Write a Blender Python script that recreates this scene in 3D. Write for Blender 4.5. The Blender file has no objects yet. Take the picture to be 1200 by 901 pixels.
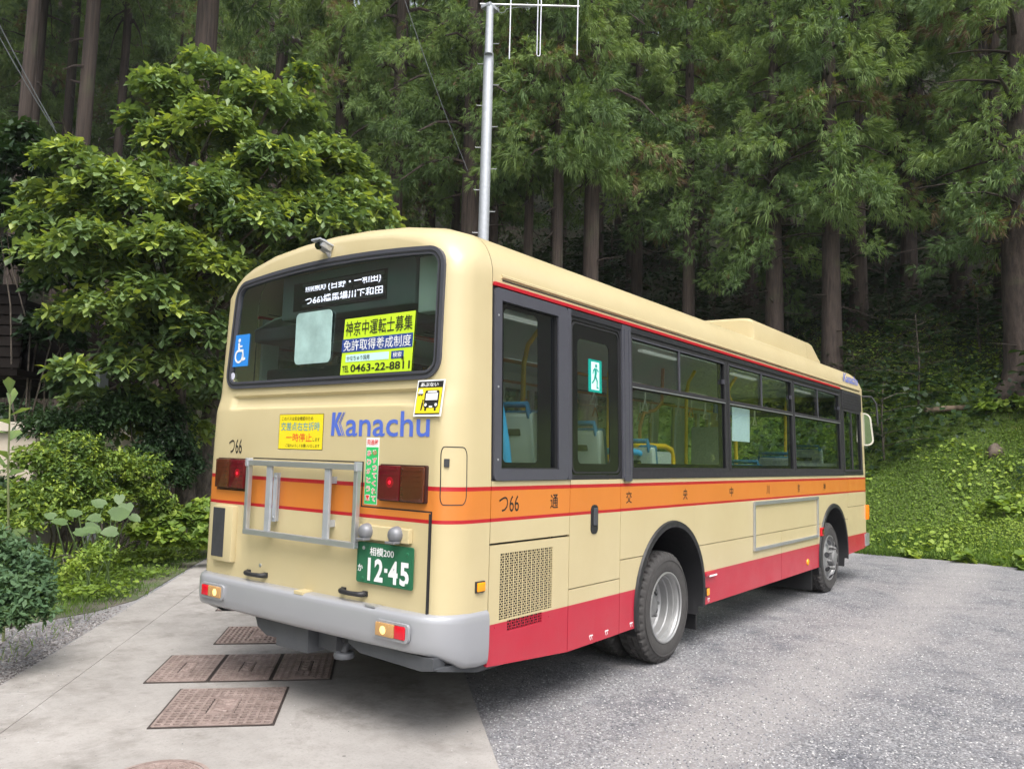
import bpy, bmesh, math, random
import numpy as np
from mathutils import Vector, Matrix
from mathutils.geometry import tessellate_polygon

S = bpy.context.scene
COL = S.collection
rnd = random.Random(7)
R = math.radians

# ------------------------------------------------------------------ camera
F_PX, IW, IH = 915.1, 1200.0, 901.0
CAM = Vector((-3.0554, -3.8853, 1.5452))
YAW, PITCH, ROLL = 0.655, 0.0906, 0.026
fw = Vector((math.cos(PITCH) * math.cos(YAW), math.cos(PITCH) * math.sin(YAW), math.sin(PITCH)))
rt0 = Vector((math.sin(YAW), -math.cos(YAW), 0))
up0 = rt0.cross(fw)
rt = rt0 * math.cos(ROLL) + up0 * math.sin(ROLL)
up = up0 * math.cos(ROLL) - rt0 * math.sin(ROLL)
cd = bpy.data.cameras.new('camera')
cd.sensor_width = 36.0
cd.lens = F_PX / IW * 36.0
cd.clip_start, cd.clip_end = 0.05, 2000
cam = bpy.data.objects.new('camera', cd)
cam.matrix_world = Matrix(((rt.x, up.x, -fw.x, CAM.x), (rt.y, up.y, -fw.y, CAM.y), (rt.z, up.z, -fw.z, CAM.z), (0, 0, 0, 1)))
COL.objects.link(cam)
S.camera = cam


def ray(px, py):
    return fw + rt * ((px - IW / 2) / F_PX) - up * ((py - IH / 2) / F_PX)


def at(px, py, d):
    """Place in the world seen along a picture direction, d metres away over the ground."""
    k = ray(px, py)
    return CAM + k * (d / math.hypot(k.x, k.y))


# ------------------------------------------------------------------ sky, sun, exposure
SUN_EL, SUN_AZ = R(58), R(232)          # azimuth of the sun measured from +X towards +Y
w = bpy.data.worlds.new('World')
S.world = w
w.use_nodes = True
nt = w.node_tree
bg = nt.nodes['Background']
sky = nt.nodes.new('ShaderNodeTexSky')
sky.sky_type = 'NISHITA'
sky.sun_disc = False
sky.sun_elevation = SUN_EL
sky.sun_rotation = R(90) - SUN_AZ
sky.air_density, sky.dust_density, sky.ozone_density = 1.0, 4.0, 1.0
hs = nt.nodes.new('ShaderNodeHueSaturation')
hs.inputs['Saturation'].default_value = 0.38
nt.links.new(sky.outputs[0], hs.inputs['Color'])
nt.links.new(hs.outputs[0], bg.inputs[0])
bg.inputs[1].default_value = 0.13
sd = bpy.data.lights.new('sun', 'SUN')
sd.energy, sd.angle, sd.color = 1.3, R(40), (1.0, 0.96, 0.9)
sun = bpy.data.objects.new('sun', sd)
sdir = Vector((math.cos(SUN_EL) * math.cos(SUN_AZ), math.cos(SUN_EL) * math.sin(SUN_AZ), math.sin(SUN_EL)))
sun.rotation_euler = sdir.to_track_quat('Z', 'Y').to_euler()
sun.location = sdir * 60
COL.objects.link(sun)
vs = S.view_settings
vs.view_transform = 'Standard'
vs.look = 'None'
vs.gamma = 1.0
vs.exposure = 1.28
cy = S.cycles
cy.use_denoising = True
cy.max_bounces, cy.diffuse_bounces, cy.glossy_bounces, cy.transmission_bounces = 8, 4, 4, 6
cy.transparent_max_bounces = 16
cy.sample_clamp_indirect = 6

# ------------------------------------------------------------------ helpers


def tag(o, label=None, cat=None, group=None, kind=None):
    if label:
        o['label'] = label
    if cat:
        o['category'] = cat
    if group:
        o['group'] = group
    if kind:
        o['kind'] = kind
    return o


def empty(name, loc=(0, 0, 0), rz=0, parent=None):
    o = bpy.data.objects.new(name, None)
    o.empty_display_size = 0.2
    o.location = loc
    o.rotation_euler = (0, 0, rz)
    COL.objects.link(o)
    if parent:
        o.parent = parent
    return o


def link(name, me, mat=None, parent=None, smooth=None):
    o = bpy.data.objects.new(name, me)
    COL.objects.link(o)
    if mat is not None:
        for m in (mat if isinstance(mat, (list, tuple)) else [mat]):
            me.materials.append(m)
    if parent:
        o.parent = parent
    if smooth is not None:
        me.shade_smooth()
        if smooth < 180:
            me.set_sharp_from_angle(angle=R(smooth))
    return o


def npmesh(name, V, Fc, tint=None):
    """V (n,3), Fc (m,k) -> mesh, quickly; tint is one number per vertex."""
    V = np.ascontiguousarray(V, dtype=np.float32)
    Fc = np.ascontiguousarray(Fc, dtype=np.int32)
    me = bpy.data.meshes.new(name)
    m, k = Fc.shape
    me.vertices.add(len(V))
    me.vertices.foreach_set('co', V.ravel())
    me.loops.add(m * k)
    me.loops.foreach_set('vertex_index', Fc.ravel())
    me.polygons.add(m)
    me.polygons.foreach_set('loop_start', np.arange(0, m * k, k, dtype=np.int32))
    if tint is not None:
        a = me.attributes.new('tint', 'FLOAT', 'POINT')
        a.data.foreach_set('value', np.ascontiguousarray(tint, dtype=np.float32))
    me.update(calc_edges=True)
    return me


def roundrect(x0, y0, x1, y1, r, n=5):
    out = []
    for cx, cy_, a0 in ((x1 - r, y0 + r, -90), (x1 - r, y1 - r, 0), (x0 + r, y1 - r, 90), (x0 + r, y0 + r, 180)):
        for i in range(n + 1):
            a = R(a0 + 90 * i / n)
            out.append((cx + r * math.cos(a), cy_ + r * math.sin(a)))
    return out


def rect(x0, y0, x1, y1):
    return [(x0, y0), (x1, y0), (x1, y1), (x0, y1)]


def circle(cx, cy_, r, n=24, a0=0, a1=360):
    k = n if a1 - a0 >= 360 else n + 1
    return [(cx + r * math.cos(R(a0 + (a1 - a0) * i / n)), cy_ + r * math.sin(R(a0 + (a1 - a0) * i / n))) for i in range(k)]


class MB:
    def __init__(s):
        s.v, s.f, s.m = [], [], []

    def add(s, vs, fs, mi=0):
        b = len(s.v)
        s.v += [tuple(p) for p in vs]
        s.f += [tuple(i + b for i in f) for f in fs]
        s.m += [mi] * len(fs)
        return s

    def box(s, x0, y0, z0, x1, y1, z1, mi=0, rot=None, bev=0.0):
        bm = bmesh.new()
        bmesh.ops.create_cube(bm, size=1)
        c = Vector(((x0 + x1) / 2, (y0 + y1) / 2, (z0 + z1) / 2))
        for v in bm.verts:
            v.co = Vector((v.co.x * abs(x1 - x0), v.co.y * abs(y1 - y0), v.co.z * abs(z1 - z0)))
        if bev:
            bmesh.ops.bevel(bm, geom=bm.edges[:], offset=bev, segments=2, affect='EDGES', profile=0.6)
        if rot is not None:
            bmesh.ops.transform(bm, matrix=rot.to_4x4(), verts=bm.verts)
        bm.verts.index_update()
        s.add([v.co + c for v in bm.verts], [[v.index for v in f.verts] for f in bm.faces], mi)
        bm.free()
        return s

    def tube(s, path, r, n=8, closed=False, mi=0, caps=True):
        P = [Vector(p) for p in path]
        rr = r if isinstance(r, (list, tuple)) else [r] * len(P)
        k = len(P)
        vs, fs = [], []
        prev = None
        for i in range(k):
            a = P[i - 1] if (i > 0 or closed) else P[i]
            b = P[(i + 1) % k] if (i < k - 1 or closed) else P[i]
            t = (b - a).normalized()
            if prev is None:
                ref = Vector((0, 0, 1)) if abs(t.z) < 0.9 else Vector((1, 0, 0))
                u = t.cross(ref).normalized()
            else:
                u = (prev - t * prev.dot(t)).normalized()
            prev = u
            v_ = t.cross(u)
            for j in range(n):
                an = 2 * math.pi * j / n
                vs.append(P[i] + (u * math.cos(an) + v_ * math.sin(an)) * rr[i])
        for i in range(k if closed else k - 1):
            for j in range(n):
                a, b = i * n + j, i * n + (j + 1) % n
                c, d = ((i + 1) % k) * n + (j + 1) % n, ((i + 1) % k) * n + j
                fs.append((a, b, c, d))
        if caps and not closed:
            fs.append(tuple(range(n - 1, -1, -1)))
            fs.append(tuple((k - 1) * n + j for j in range(n)))
        return s.add(vs, fs, mi)

    def lathe(s, prof, origin, axis, n=32, mi=0, closed=False):
        """prof: (distance along axis, radius)"""
        ax = Vector(axis).normalized()
        ref = Vector((0, 0, 1)) if abs(ax.z) < 0.9 else Vector((1, 0, 0))
        u = ax.cross(ref).normalized()
        v_ = ax.cross(u)
        O = Vector(origin)
        vs, fs = [], []
        for a, r_ in prof:
            for j in range(n):
                an = 2 * math.pi * j / n
                vs.append(O + ax * a + (u * math.cos(an) + v_ * math.sin(an)) * r_)
        k = len(prof)
        for i in range(k if closed else k - 1):
            for j in range(n):
                i2 = (i + 1) % k
                fs.append((i * n + j, i * n + (j + 1) % n, i2 * n + (j + 1) % n, i2 * n + j))
        return s.add(vs, fs, mi)

    def prism(s, loops, fn, w0, w1, mi=0):
        """loops: outer outline then holes, 2D; fn(u, v, w) -> point."""
        if not isinstance(loops[0][0], (tuple, list)):
            loops = [loops]
        flat = [p for lp in loops for p in lp]
        n = len(flat)
        tr = tessellate_polygon([[Vector((p[0], p[1], 0)) for p in lp] for lp in loops])
        vs = [fn(p[0], p[1], w0) for p in flat] + [fn(p[0], p[1], w1) for p in flat]
        fs = [tuple(t) for t in tr] + [tuple(i + n for i in reversed(t)) for t in tr]
        b = 0
        for lp in loops:
            k = len(lp)
            for i in range(k):
                j = (i + 1) % k
                fs.append((b + i, b + j, b + n + j, b + n + i))
            b += k
        return s.add(vs, fs, mi)

    def grid(s, rows, mi=0, close=False):
        k = len(rows[0])
        vs = [p for r_ in rows for p in r_]
        fs = []
        for i in range(len(rows) - 1):
            for j in range(k if close else k - 1):
                j2 = (j + 1) % k
                fs.append((i * k + j, i * k + j2, (i + 1) * k + j2, (i + 1) * k + j))
        return s.add(vs, fs, mi)

    def build(s, name, mat, parent=None, smooth=None, fix=True):
        me = bpy.data.meshes.new(name)
        me.from_pydata(s.v, [], s.f)
        if len(set(s.m)) > 1:
            me.polygons.foreach_set('material_index', s.m)
        if fix:
            bm = bmesh.new()
            bm.from_mesh(me)
            bmesh.ops.recalc_face_normals(bm, faces=bm.faces)
            bm.to_mesh(me)
            bm.free()
        return link(name, me, mat, parent, smooth)


# ------------------------------------------------------------------ materials
MATS = {}


def srgb(r, g, b):
    f = lambda c: (c / 255) / 12.92 if c / 255 <= 0.04045 else ((c / 255 + 0.055) / 1.055) ** 2.4
    return (f(r), f(g), f(b))


class NT:
    """a few short cuts for building node trees"""

    def __init__(s, name):
        s.mat = bpy.data.materials.new(name)
        s.mat.use_nodes = True
        s.t = s.mat.node_tree
        s.p = s.t.nodes['Principled BSDF']
        s.out = s.t.nodes['Material Output']
        MATS[name] = s.mat

    def n(s, typ, **kw):
        nd = s.t.nodes.new('ShaderNode' + typ)
        for k, v in kw.items():
            if hasattr(nd, k):
                setattr(nd, k, v)
        return nd

    def l(s, a, b):
        s.t.links.new(a, b)

    def noise(s, scale, detail=4, rough=0.55, vec=None, dim='3D'):
        nd = s.n('TexNoise')
        nd.inputs['Scale'].default_value = scale
        nd.inputs['Detail'].default_value = detail
        nd.inputs['Roughness'].default_value = rough
        if vec is not None:
            s.l(vec, nd.inputs['Vector'])
        return nd.outputs['Fac']

    def coord(s, which='Object', scale=None):
        o = s.n('TexCoord').outputs[which]
        if scale:
            m = s.n('Mapping')
            m.inputs['Scale'].default_value = scale
            s.l(o, m.inputs['Vector'])
            o = m.outputs[0]
        return o

    def ramp(s, fac, stops, const=False):
        nd = s.n('ValToRGB')
        cr = nd.color_ramp
        if const:
            cr.interpolation = 'CONSTANT'
        while len(cr.elements) < len(stops):
            cr.elements.new(0.5)
        for e, (p, c) in zip(cr.elements, stops):
            e.position = p
            e.color = (*(c if isinstance(c, (tuple, list)) else (c, c, c)), 1)
        s.l(fac, nd.inputs[0])
        return nd.outputs[0]

    def mix(s, a, b, fac, mode='MIX'):
        nd = s.n('Mix')
        nd.data_type = 'RGBA'
        nd.blend_type = mode
        for ix, val in ((0, fac), (6, a), (7, b)):
            sock = nd.inputs[ix]
            if hasattr(val, 'links'):
                s.l(val, sock)
            elif isinstance(val, (int, float)):
                sock.default_value = val if ix == 0 else (val, val, val, 1)
            else:
                sock.default_value = (*val, 1)
        return nd.outputs[2]

    def bump(s, h, strength=0.3, dist=0.01):
        nd = s.n('Bump')
        nd.inputs['Strength'].default_value = strength
        nd.inputs['Distance'].default_value = dist
        s.l(h, nd.inputs['Height'])
        s.l(nd.outputs[0], s.p.inputs['Normal'])

    def base(s, c):
        if hasattr(c, 'links'):
            s.l(c, s.p.inputs['Base Color'])
        else:
            s.p.inputs['Base Color'].default_value = (*c, 1)

    def set(s, **kw):
        for k, v in kw.items():
            s.p.inputs[k.replace('_', ' ').title().replace('Ior', 'IOR')].default_value = v
        return s.mat


def plain(name, col, rough=0.5, metal=0.0, coat=0.0, var=0.06, scale=9.0, emit=None, es=1.0, bump=0.0):
    m = NT(name)
    v = m.noise(scale, 5, 0.6, m.coord())
    m.base(m.mix(tuple(c * (1 - var) for c in col), tuple(min(1, c * (1 + var)) for c in col), v))
    rr = m.ramp(m.noise(scale * 3, 3, 0.6, m.coord()), [(0.25, max(0.02, rough - 0.08)), (0.75, min(1, rough + 0.08))])
    m.l(rr, m.p.inputs['Roughness'])
    m.p.inputs['Metallic'].default_value = metal
    m.p.inputs['Coat Weight'].default_value = coat
    if bump:
        m.bump(m.noise(scale * 12, 4, 0.6, m.coord()), bump, 0.004)
    if emit:
        m.p.inputs['Emission Color'].default_value = (*emit, 1)
        m.p.inputs['Emission Strength'].default_value = es
    return m.mat


CREAM = (0.545, 0.46, 0.268)
CRIMSON = (0.45, 0.010, 0.036)
REDLINE = (0.42, 0.010, 0.020)
ORANGE = (0.60, 0.195, 0.034)


def paint_mat(name, bands=True):
    m = NT(name)
    co = m.coord()
    sx = m.n('SeparateXYZ')
    m.l(co, sx.inputs[0])
    col = m.mix(CREAM, CREAM, 0.5)
    if bands:
        for z0, z1, c in ((-9, 0.618, CRIMSON), (1.176, 1.371, REDLINE), (1.196, 1.348, ORANGE)):
            g0 = m.n('Math', operation='GREATER_THAN')
            m.l(sx.outputs[2], g0.inputs[0])
            g0.inputs[1].default_value = z0
            g1 = m.n('Math', operation='LESS_THAN')
            m.l(sx.outputs[2], g1.inputs[0])
            g1.inputs[1].default_value = z1
            g = m.n('Math', operation='MULTIPLY')
            m.l(g0.outputs[0], g.inputs[0])
            m.l(g1.outputs[0], g.inputs[1])
            col = m.mix(col, c, g.outputs[0])
    big = m.noise(1.3, 5, 0.65, co)
    col = m.mix(col, m.mix(col, (0.93, 0.91, 0.88), 1.0, 'MULTIPLY'), m.ramp(big, [(0.35, 0.0), (0.7, 1.0)]))
    streak = m.noise(2.0, 4, 0.6, m.coord('Object', (9, 9, 0.7)))
    col = m.mix(col, (0.30, 0.26, 0.20), m.ramp(streak, [(0.6, 0.0), (0.85, 0.10)]))
    if bands:
        dz = m.n('MapRange')
        dz.inputs[1].default_value, dz.inputs[2].default_value, dz.inputs[3].default_value, dz.inputs[4].default_value = 0.34, 0.90, 0.11, 0.0
        m.l(sx.outputs[2], dz.inputs[0])
        dm = m.n('Math', operation='MULTIPLY')
        m.l(dz.outputs[0], dm.inputs[0])
        m.l(m.ramp(m.noise(3.5, 6, 0.7, co), [(0.35, 0.15), (0.75, 1.0)]), dm.inputs[1])
        col = m.mix(col, (0.30, 0.27, 0.235), dm.outputs[0])
    m.base(col)
    m.l(m.ramp(m.noise(4, 4, 0.6, co), [(0.3, 0.30), (0.7, 0.42)]), m.p.inputs['Roughness'])
    m.p.inputs['Coat Weight'].default_value = 0.25
    m.p.inputs['Coat Roughness'].default_value = 0.12
    m.bump(m.noise(2.2, 2, 0.5, co), 0.06, 0.02)
    return m.mat


M_PAINT = paint_mat('bus_paint')
M_CREAM = paint_mat('cream_paint', False)
M_BLACK = plain('black_rubber', (0.018, 0.018, 0.02), 0.5)
M_GASKET = plain('dark_gasket', (0.018, 0.0175, 0.02), 0.7)
M_FRAME = plain('window_aluminium', (0.085, 0.086, 0.105), 0.42, 0.3, var=0.12)
M_RAIL = plain('dark_rail', (0.035, 0.036, 0.042), 0.4, 0.3)
M_GLOSSBLACK = plain('black_ceramic_glass', (0.006, 0.007, 0.008), 0.08, coat=0.3)
M_ALU = plain('brushed_aluminium', (0.52, 0.53, 0.55), 0.38, 0.75, var=0.1)
M_STEEL = plain('galvanised_steel', (0.40, 0.42, 0.45), 0.5, 0.35, var=0.22, scale=14, bump=0.05)
M_LAMPGREY = plain('dull_grey_lamp', (0.20, 0.205, 0.22), 0.45, 0.3, var=.2, scale=30)
M_BUMPER = plain('silver_bumper', (0.30, 0.305, 0.325), 0.34, 0.12, coat=0.3, var=0.03, scale=1.2)
M_UNDER = plain('chassis_grey', (0.035, 0.036, 0.04), 0.7, var=0.3)
M_UNDER2 = plain('underguard_grey', (0.062, 0.066, 0.074), 0.6, var=0.2)
M_WHITE = plain('white_print', (0.80, 0.80, 0.80), 0.45, var=0.02)
M_INK = plain('black_print', (0.015, 0.014, 0.014), 0.5, var=0.02)
M_YELLOW = plain('yellow_sticker', (0.82, 0.66, 0.02), 0.45, var=0.03)
M_LIME = plain('lime_sticker', (0.55, 0.78, 0.03), 0.4, var=0.03)
M_NAVY = plain('navy_print', (0.025, 0.06, 0.26), 0.4, var=0.03)
M_PALE = plain('pale_blue_print', (0.55, 0.80, 0.78), 0.4, var=0.03)
M_BLUE = plain('blue_sticker', (0.03, 0.24, 0.70), 0.4, var=0.03)
M_LOGO = plain('logo_blue', (0.085, 0.15, 0.56), 0.4, var=0.03)
M_CYAN = plain('teal_print', (0.03, 0.28, 0.42), 0.4, var=0.03)
M_REDP = plain('red_print', (0.72, 0.04, 0.03), 0.45, var=0.03)
M_GREENP = plain('green_sticker', (0.03, 0.50, 0.13), 0.45, var=0.03)
M_TEAL = plain('exit_green', (0.0, 0.30, 0.24), 0.4, var=0.03)
M_PLATE = plain('plate_green', (0.018, 0.13, 0.062), 0.42, var=0.08)
M_REDLENS = plain('red_lens', (0.10, 0.005, 0.010), 0.16, coat=0.5, var=0.2, scale=40)
M_BROWNLENS = plain('smoked_amber_lens', (0.075, 0.018, 0.008), 0.18, coat=0.5, var=0.2, scale=40)
M_LAMPBODY = plain('lamp_housing', (0.035, 0.012, 0.012), 0.4)
M_GLOWRED = plain('lit_red_bulb', (0.5, 0.0, 0.01), 0.3, emit=(1.0, 0.01, 0.03), es=0.8)
M_DIMRED = plain('lit_red_lens', (0.20, 0.004, 0.01), 0.2, emit=(1.0, 0.0, 0.02), es=0.03)
M_GLOWWARM = plain('lit_reversing_lens', (0.38, 0.22, 0.09), 0.25, emit=(1.0, 0.55, 0.2), es=0.05)
M_GLOWBULB = plain('lit_reversing_bulb', (0.9, 0.6, 0.2), 0.25, emit=(1.0, 0.62, 0.2), es=0.6)
M_REFLRED = plain('red_reflector', (0.60, 0.004, 0.02), 0.2, coat=0.4, var=0.1, scale=60)
M_AMBER = plain('amber_lens', (0.85, 0.33, 0.01), 0.2, coat=0.4, var=0.1, scale=60)
M_YPOLE = plain('yellow_handrail', (0.70, 0.42, 0.02), 0.35, var=0.05)
M_OPOLE = plain('orange_handrail', (0.42, 0.17, 0.03), 0.35, var=0.05)
M_SEAT = plain('blue_seat_fabric', (0.01, 0.10, 0.22), 0.85, var=0.2, scale=40)
M_SEATEDGE = plain('bright_blue_seat_edge', (0.03, 0.34, 0.70), 0.5)
M_SHELL = plain('grey_seat_shell', (0.42, 0.45, 0.44), 0.5)
M_INNER = plain('interior_lining', (0.50, 0.53, 0.50), 0.6, var=0.04)
M_FLOOR = plain('interior_floor', (0.16, 0.14, 0.13), 0.7)
M_LIGHTBOX = plain('lit_ceiling_lamp', (0.6, 0.6, 0.6), 0.4, emit=(1, 1, 0.97), es=0.10)
M_LED = plain('lit_led_text', (0.8, 0.7, 0.9), 0.4, emit=(0.93, 0.80, 1.0), es=1.3)
M_STRAP = plain('ivory_strap_ring', (0.62, 0.60, 0.52), 0.45)
M_TYRE = plain('tyre_rubber', (0.052, 0.049, 0.048), 0.82, var=0.35, scale=22, bump=0.1)
M_RIM = plain('wheel_rim', (0.36, 0.36, 0.36), 0.42, 0.55, var=0.18, scale=12)
M_HUB = plain('hub_dusty_grey', (0.20, 0.20, 0.20), 0.6, 0.3, var=0.35, scale=18)
M_MIRROR = plain('mirror_glass', (0.7, 0.74, 0.78), 0.03, 1.0, var=0.01)
M_PAPER = plain('paper_notice', (0.62, 0.72, 0.85), 0.7, var=0.04)


def glass_mat(name, tint, refl=1.0, ior=1.5, rough=0.0):
    m = NT(name)
    m.t.nodes.remove(m.p)
    tr = m.n('BsdfTransparent')
    tr.inputs[0].default_value = (*tint, 1)
    gl = m.n('BsdfGlossy')
    gl.inputs['Roughness'].default_value = rough
    gl.inputs['Color'].default_value = (refl, refl, refl, 1)
    fr = m.n('Fresnel')
    fr.inputs['IOR'].default_value = ior
    mx = m.n('MixShader')
    bf = m.n('NewGeometry')
    mt = m.n('Math', operation='MULTIPLY_ADD')       # a pane is thin: only its outer side reflects
    m.l(bf.outputs['Backfacing'], mt.inputs[0])
    mt.inputs[1].default_value, mt.inputs[2].default_value = -1.0, 1.0
    mm = m.n('Math', operation='MULTIPLY')
    m.l(mt.outputs[0], mm.inputs[0])
    m.l(fr.outputs[0], mm.inputs[1])
    m.l(mm.outputs[0], mx.inputs[0])
    m.l(tr.outputs[0], mx.inputs[1])
    m.l(gl.outputs[0], mx.inputs[2])
    m.l(mx.outputs[0], m.out.inputs['Surface'])
    return m.mat


M_GLASS = glass_mat('green_tinted_glass', (0.84, 0.90, 0.86), ior=2.0)
M_GLASSR = glass_mat('rear_window_glass', (0.76, 0.84, 0.81), ior=2.25)
M_LENS = plain('wide_view_lens', (0.36, 0.52, 0.50), 0.12, 0.0, coat=0.6, var=0.5, scale=7)


def leaf_mat(name, stops, rough=0.5, trans=0.3, spec=0.35):
    m = NT(name)
    a = m.n('Attribute')
    a.attribute_name = 'tint'
    col = m.ramp(a.outputs['Fac'], stops)
    m.base(col)
    m.p.inputs['Roughness'].default_value = rough
    m.p.inputs['Specular IOR Level'].default_value = spec
    tl = m.n('BsdfTranslucent')
    m.l(m.mix(col, (1.25, 1.2, 0.5), 1.0, 'MULTIPLY'), tl.inputs[0])
    mx = m.n('MixShader')
    mx.inputs[0].default_value = trans
    m.l(m.p.outputs[0], mx.inputs[1])
    m.l(tl.outputs[0], mx.inputs[2])
    m.l(mx.outputs[0], m.out.inputs['Surface'])
    return m.mat


M_CEDAR = leaf_mat('cedar_foliage', [(0.0, (0.085, 0.142, 0.058)), (0.5, (0.145, 0.225, 0.078)), (0.85, (0.225, 0.315, 0.10)), (0.95, (0.19, 0.14, 0.08))], 0.6, 0.3, 0.25)
M_BROAD = leaf_mat('broad_leaf', [(0.0, (0.10, 0.165, 0.066)), (0.5, (0.16, 0.24, 0.086)), (0.82, (0.24, 0.32, 0.08)), (1.0, (0.38, 0.46, 0.085))], 0.42, 0.36, 0.45)
M_AZALEA = leaf_mat('azalea_leaf', [(0.0, (0.065, 0.12, 0.028)), (0.6, (0.135, 0.215, 0.038)), (1.0, (0.27, 0.35, 0.05))], 0.5, 0.3)
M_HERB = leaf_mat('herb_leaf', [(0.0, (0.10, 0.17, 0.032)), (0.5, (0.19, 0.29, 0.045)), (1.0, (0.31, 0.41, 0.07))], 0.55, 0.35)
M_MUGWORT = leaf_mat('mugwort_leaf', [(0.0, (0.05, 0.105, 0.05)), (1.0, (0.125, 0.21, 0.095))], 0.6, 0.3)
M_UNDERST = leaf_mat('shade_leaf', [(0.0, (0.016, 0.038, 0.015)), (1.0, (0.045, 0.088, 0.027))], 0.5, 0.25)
M_GRASS = leaf_mat('grass_blade', [(0.0, (0.06, 0.12, 0.02)), (0.7, (0.17, 0.28, 0.045)), (1.0, (0.33, 0.34, 0.10))], 0.55, 0.35)


def bark_mat(name, dark, light, sx=(14, 14, 1.2)):
    m = NT(name)
    co = m.coord('Object', sx)
    n1 = m.noise(1.6, 6, 0.65, co)
    n2 = m.noise(0.8, 3, 0.5, m.coord())
    col = m.mix(dark, light, m.ramp(n1, [(0.32, 0.0), (0.68, 1.0)]))
    col = m.mix(col, (0.10, 0.13, 0.05), m.ramp(n2, [(0.58, 0.0), (0.8, 0.45)]))
    m.base(col)
    m.p.inputs['Roughness'].default_value = 0.9
    m.bump(n1, 0.9, 0.03)
    return m.mat


M_CBARK = bark_mat('cedar_bark', (0.022, 0.016, 0.013), (0.078, 0.056, 0.045))
M_BBARK = bark_mat('broadleaf_bark', (0.035, 0.028, 0.022), (0.15, 0.125, 0.10), (10, 10, 5))


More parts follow.
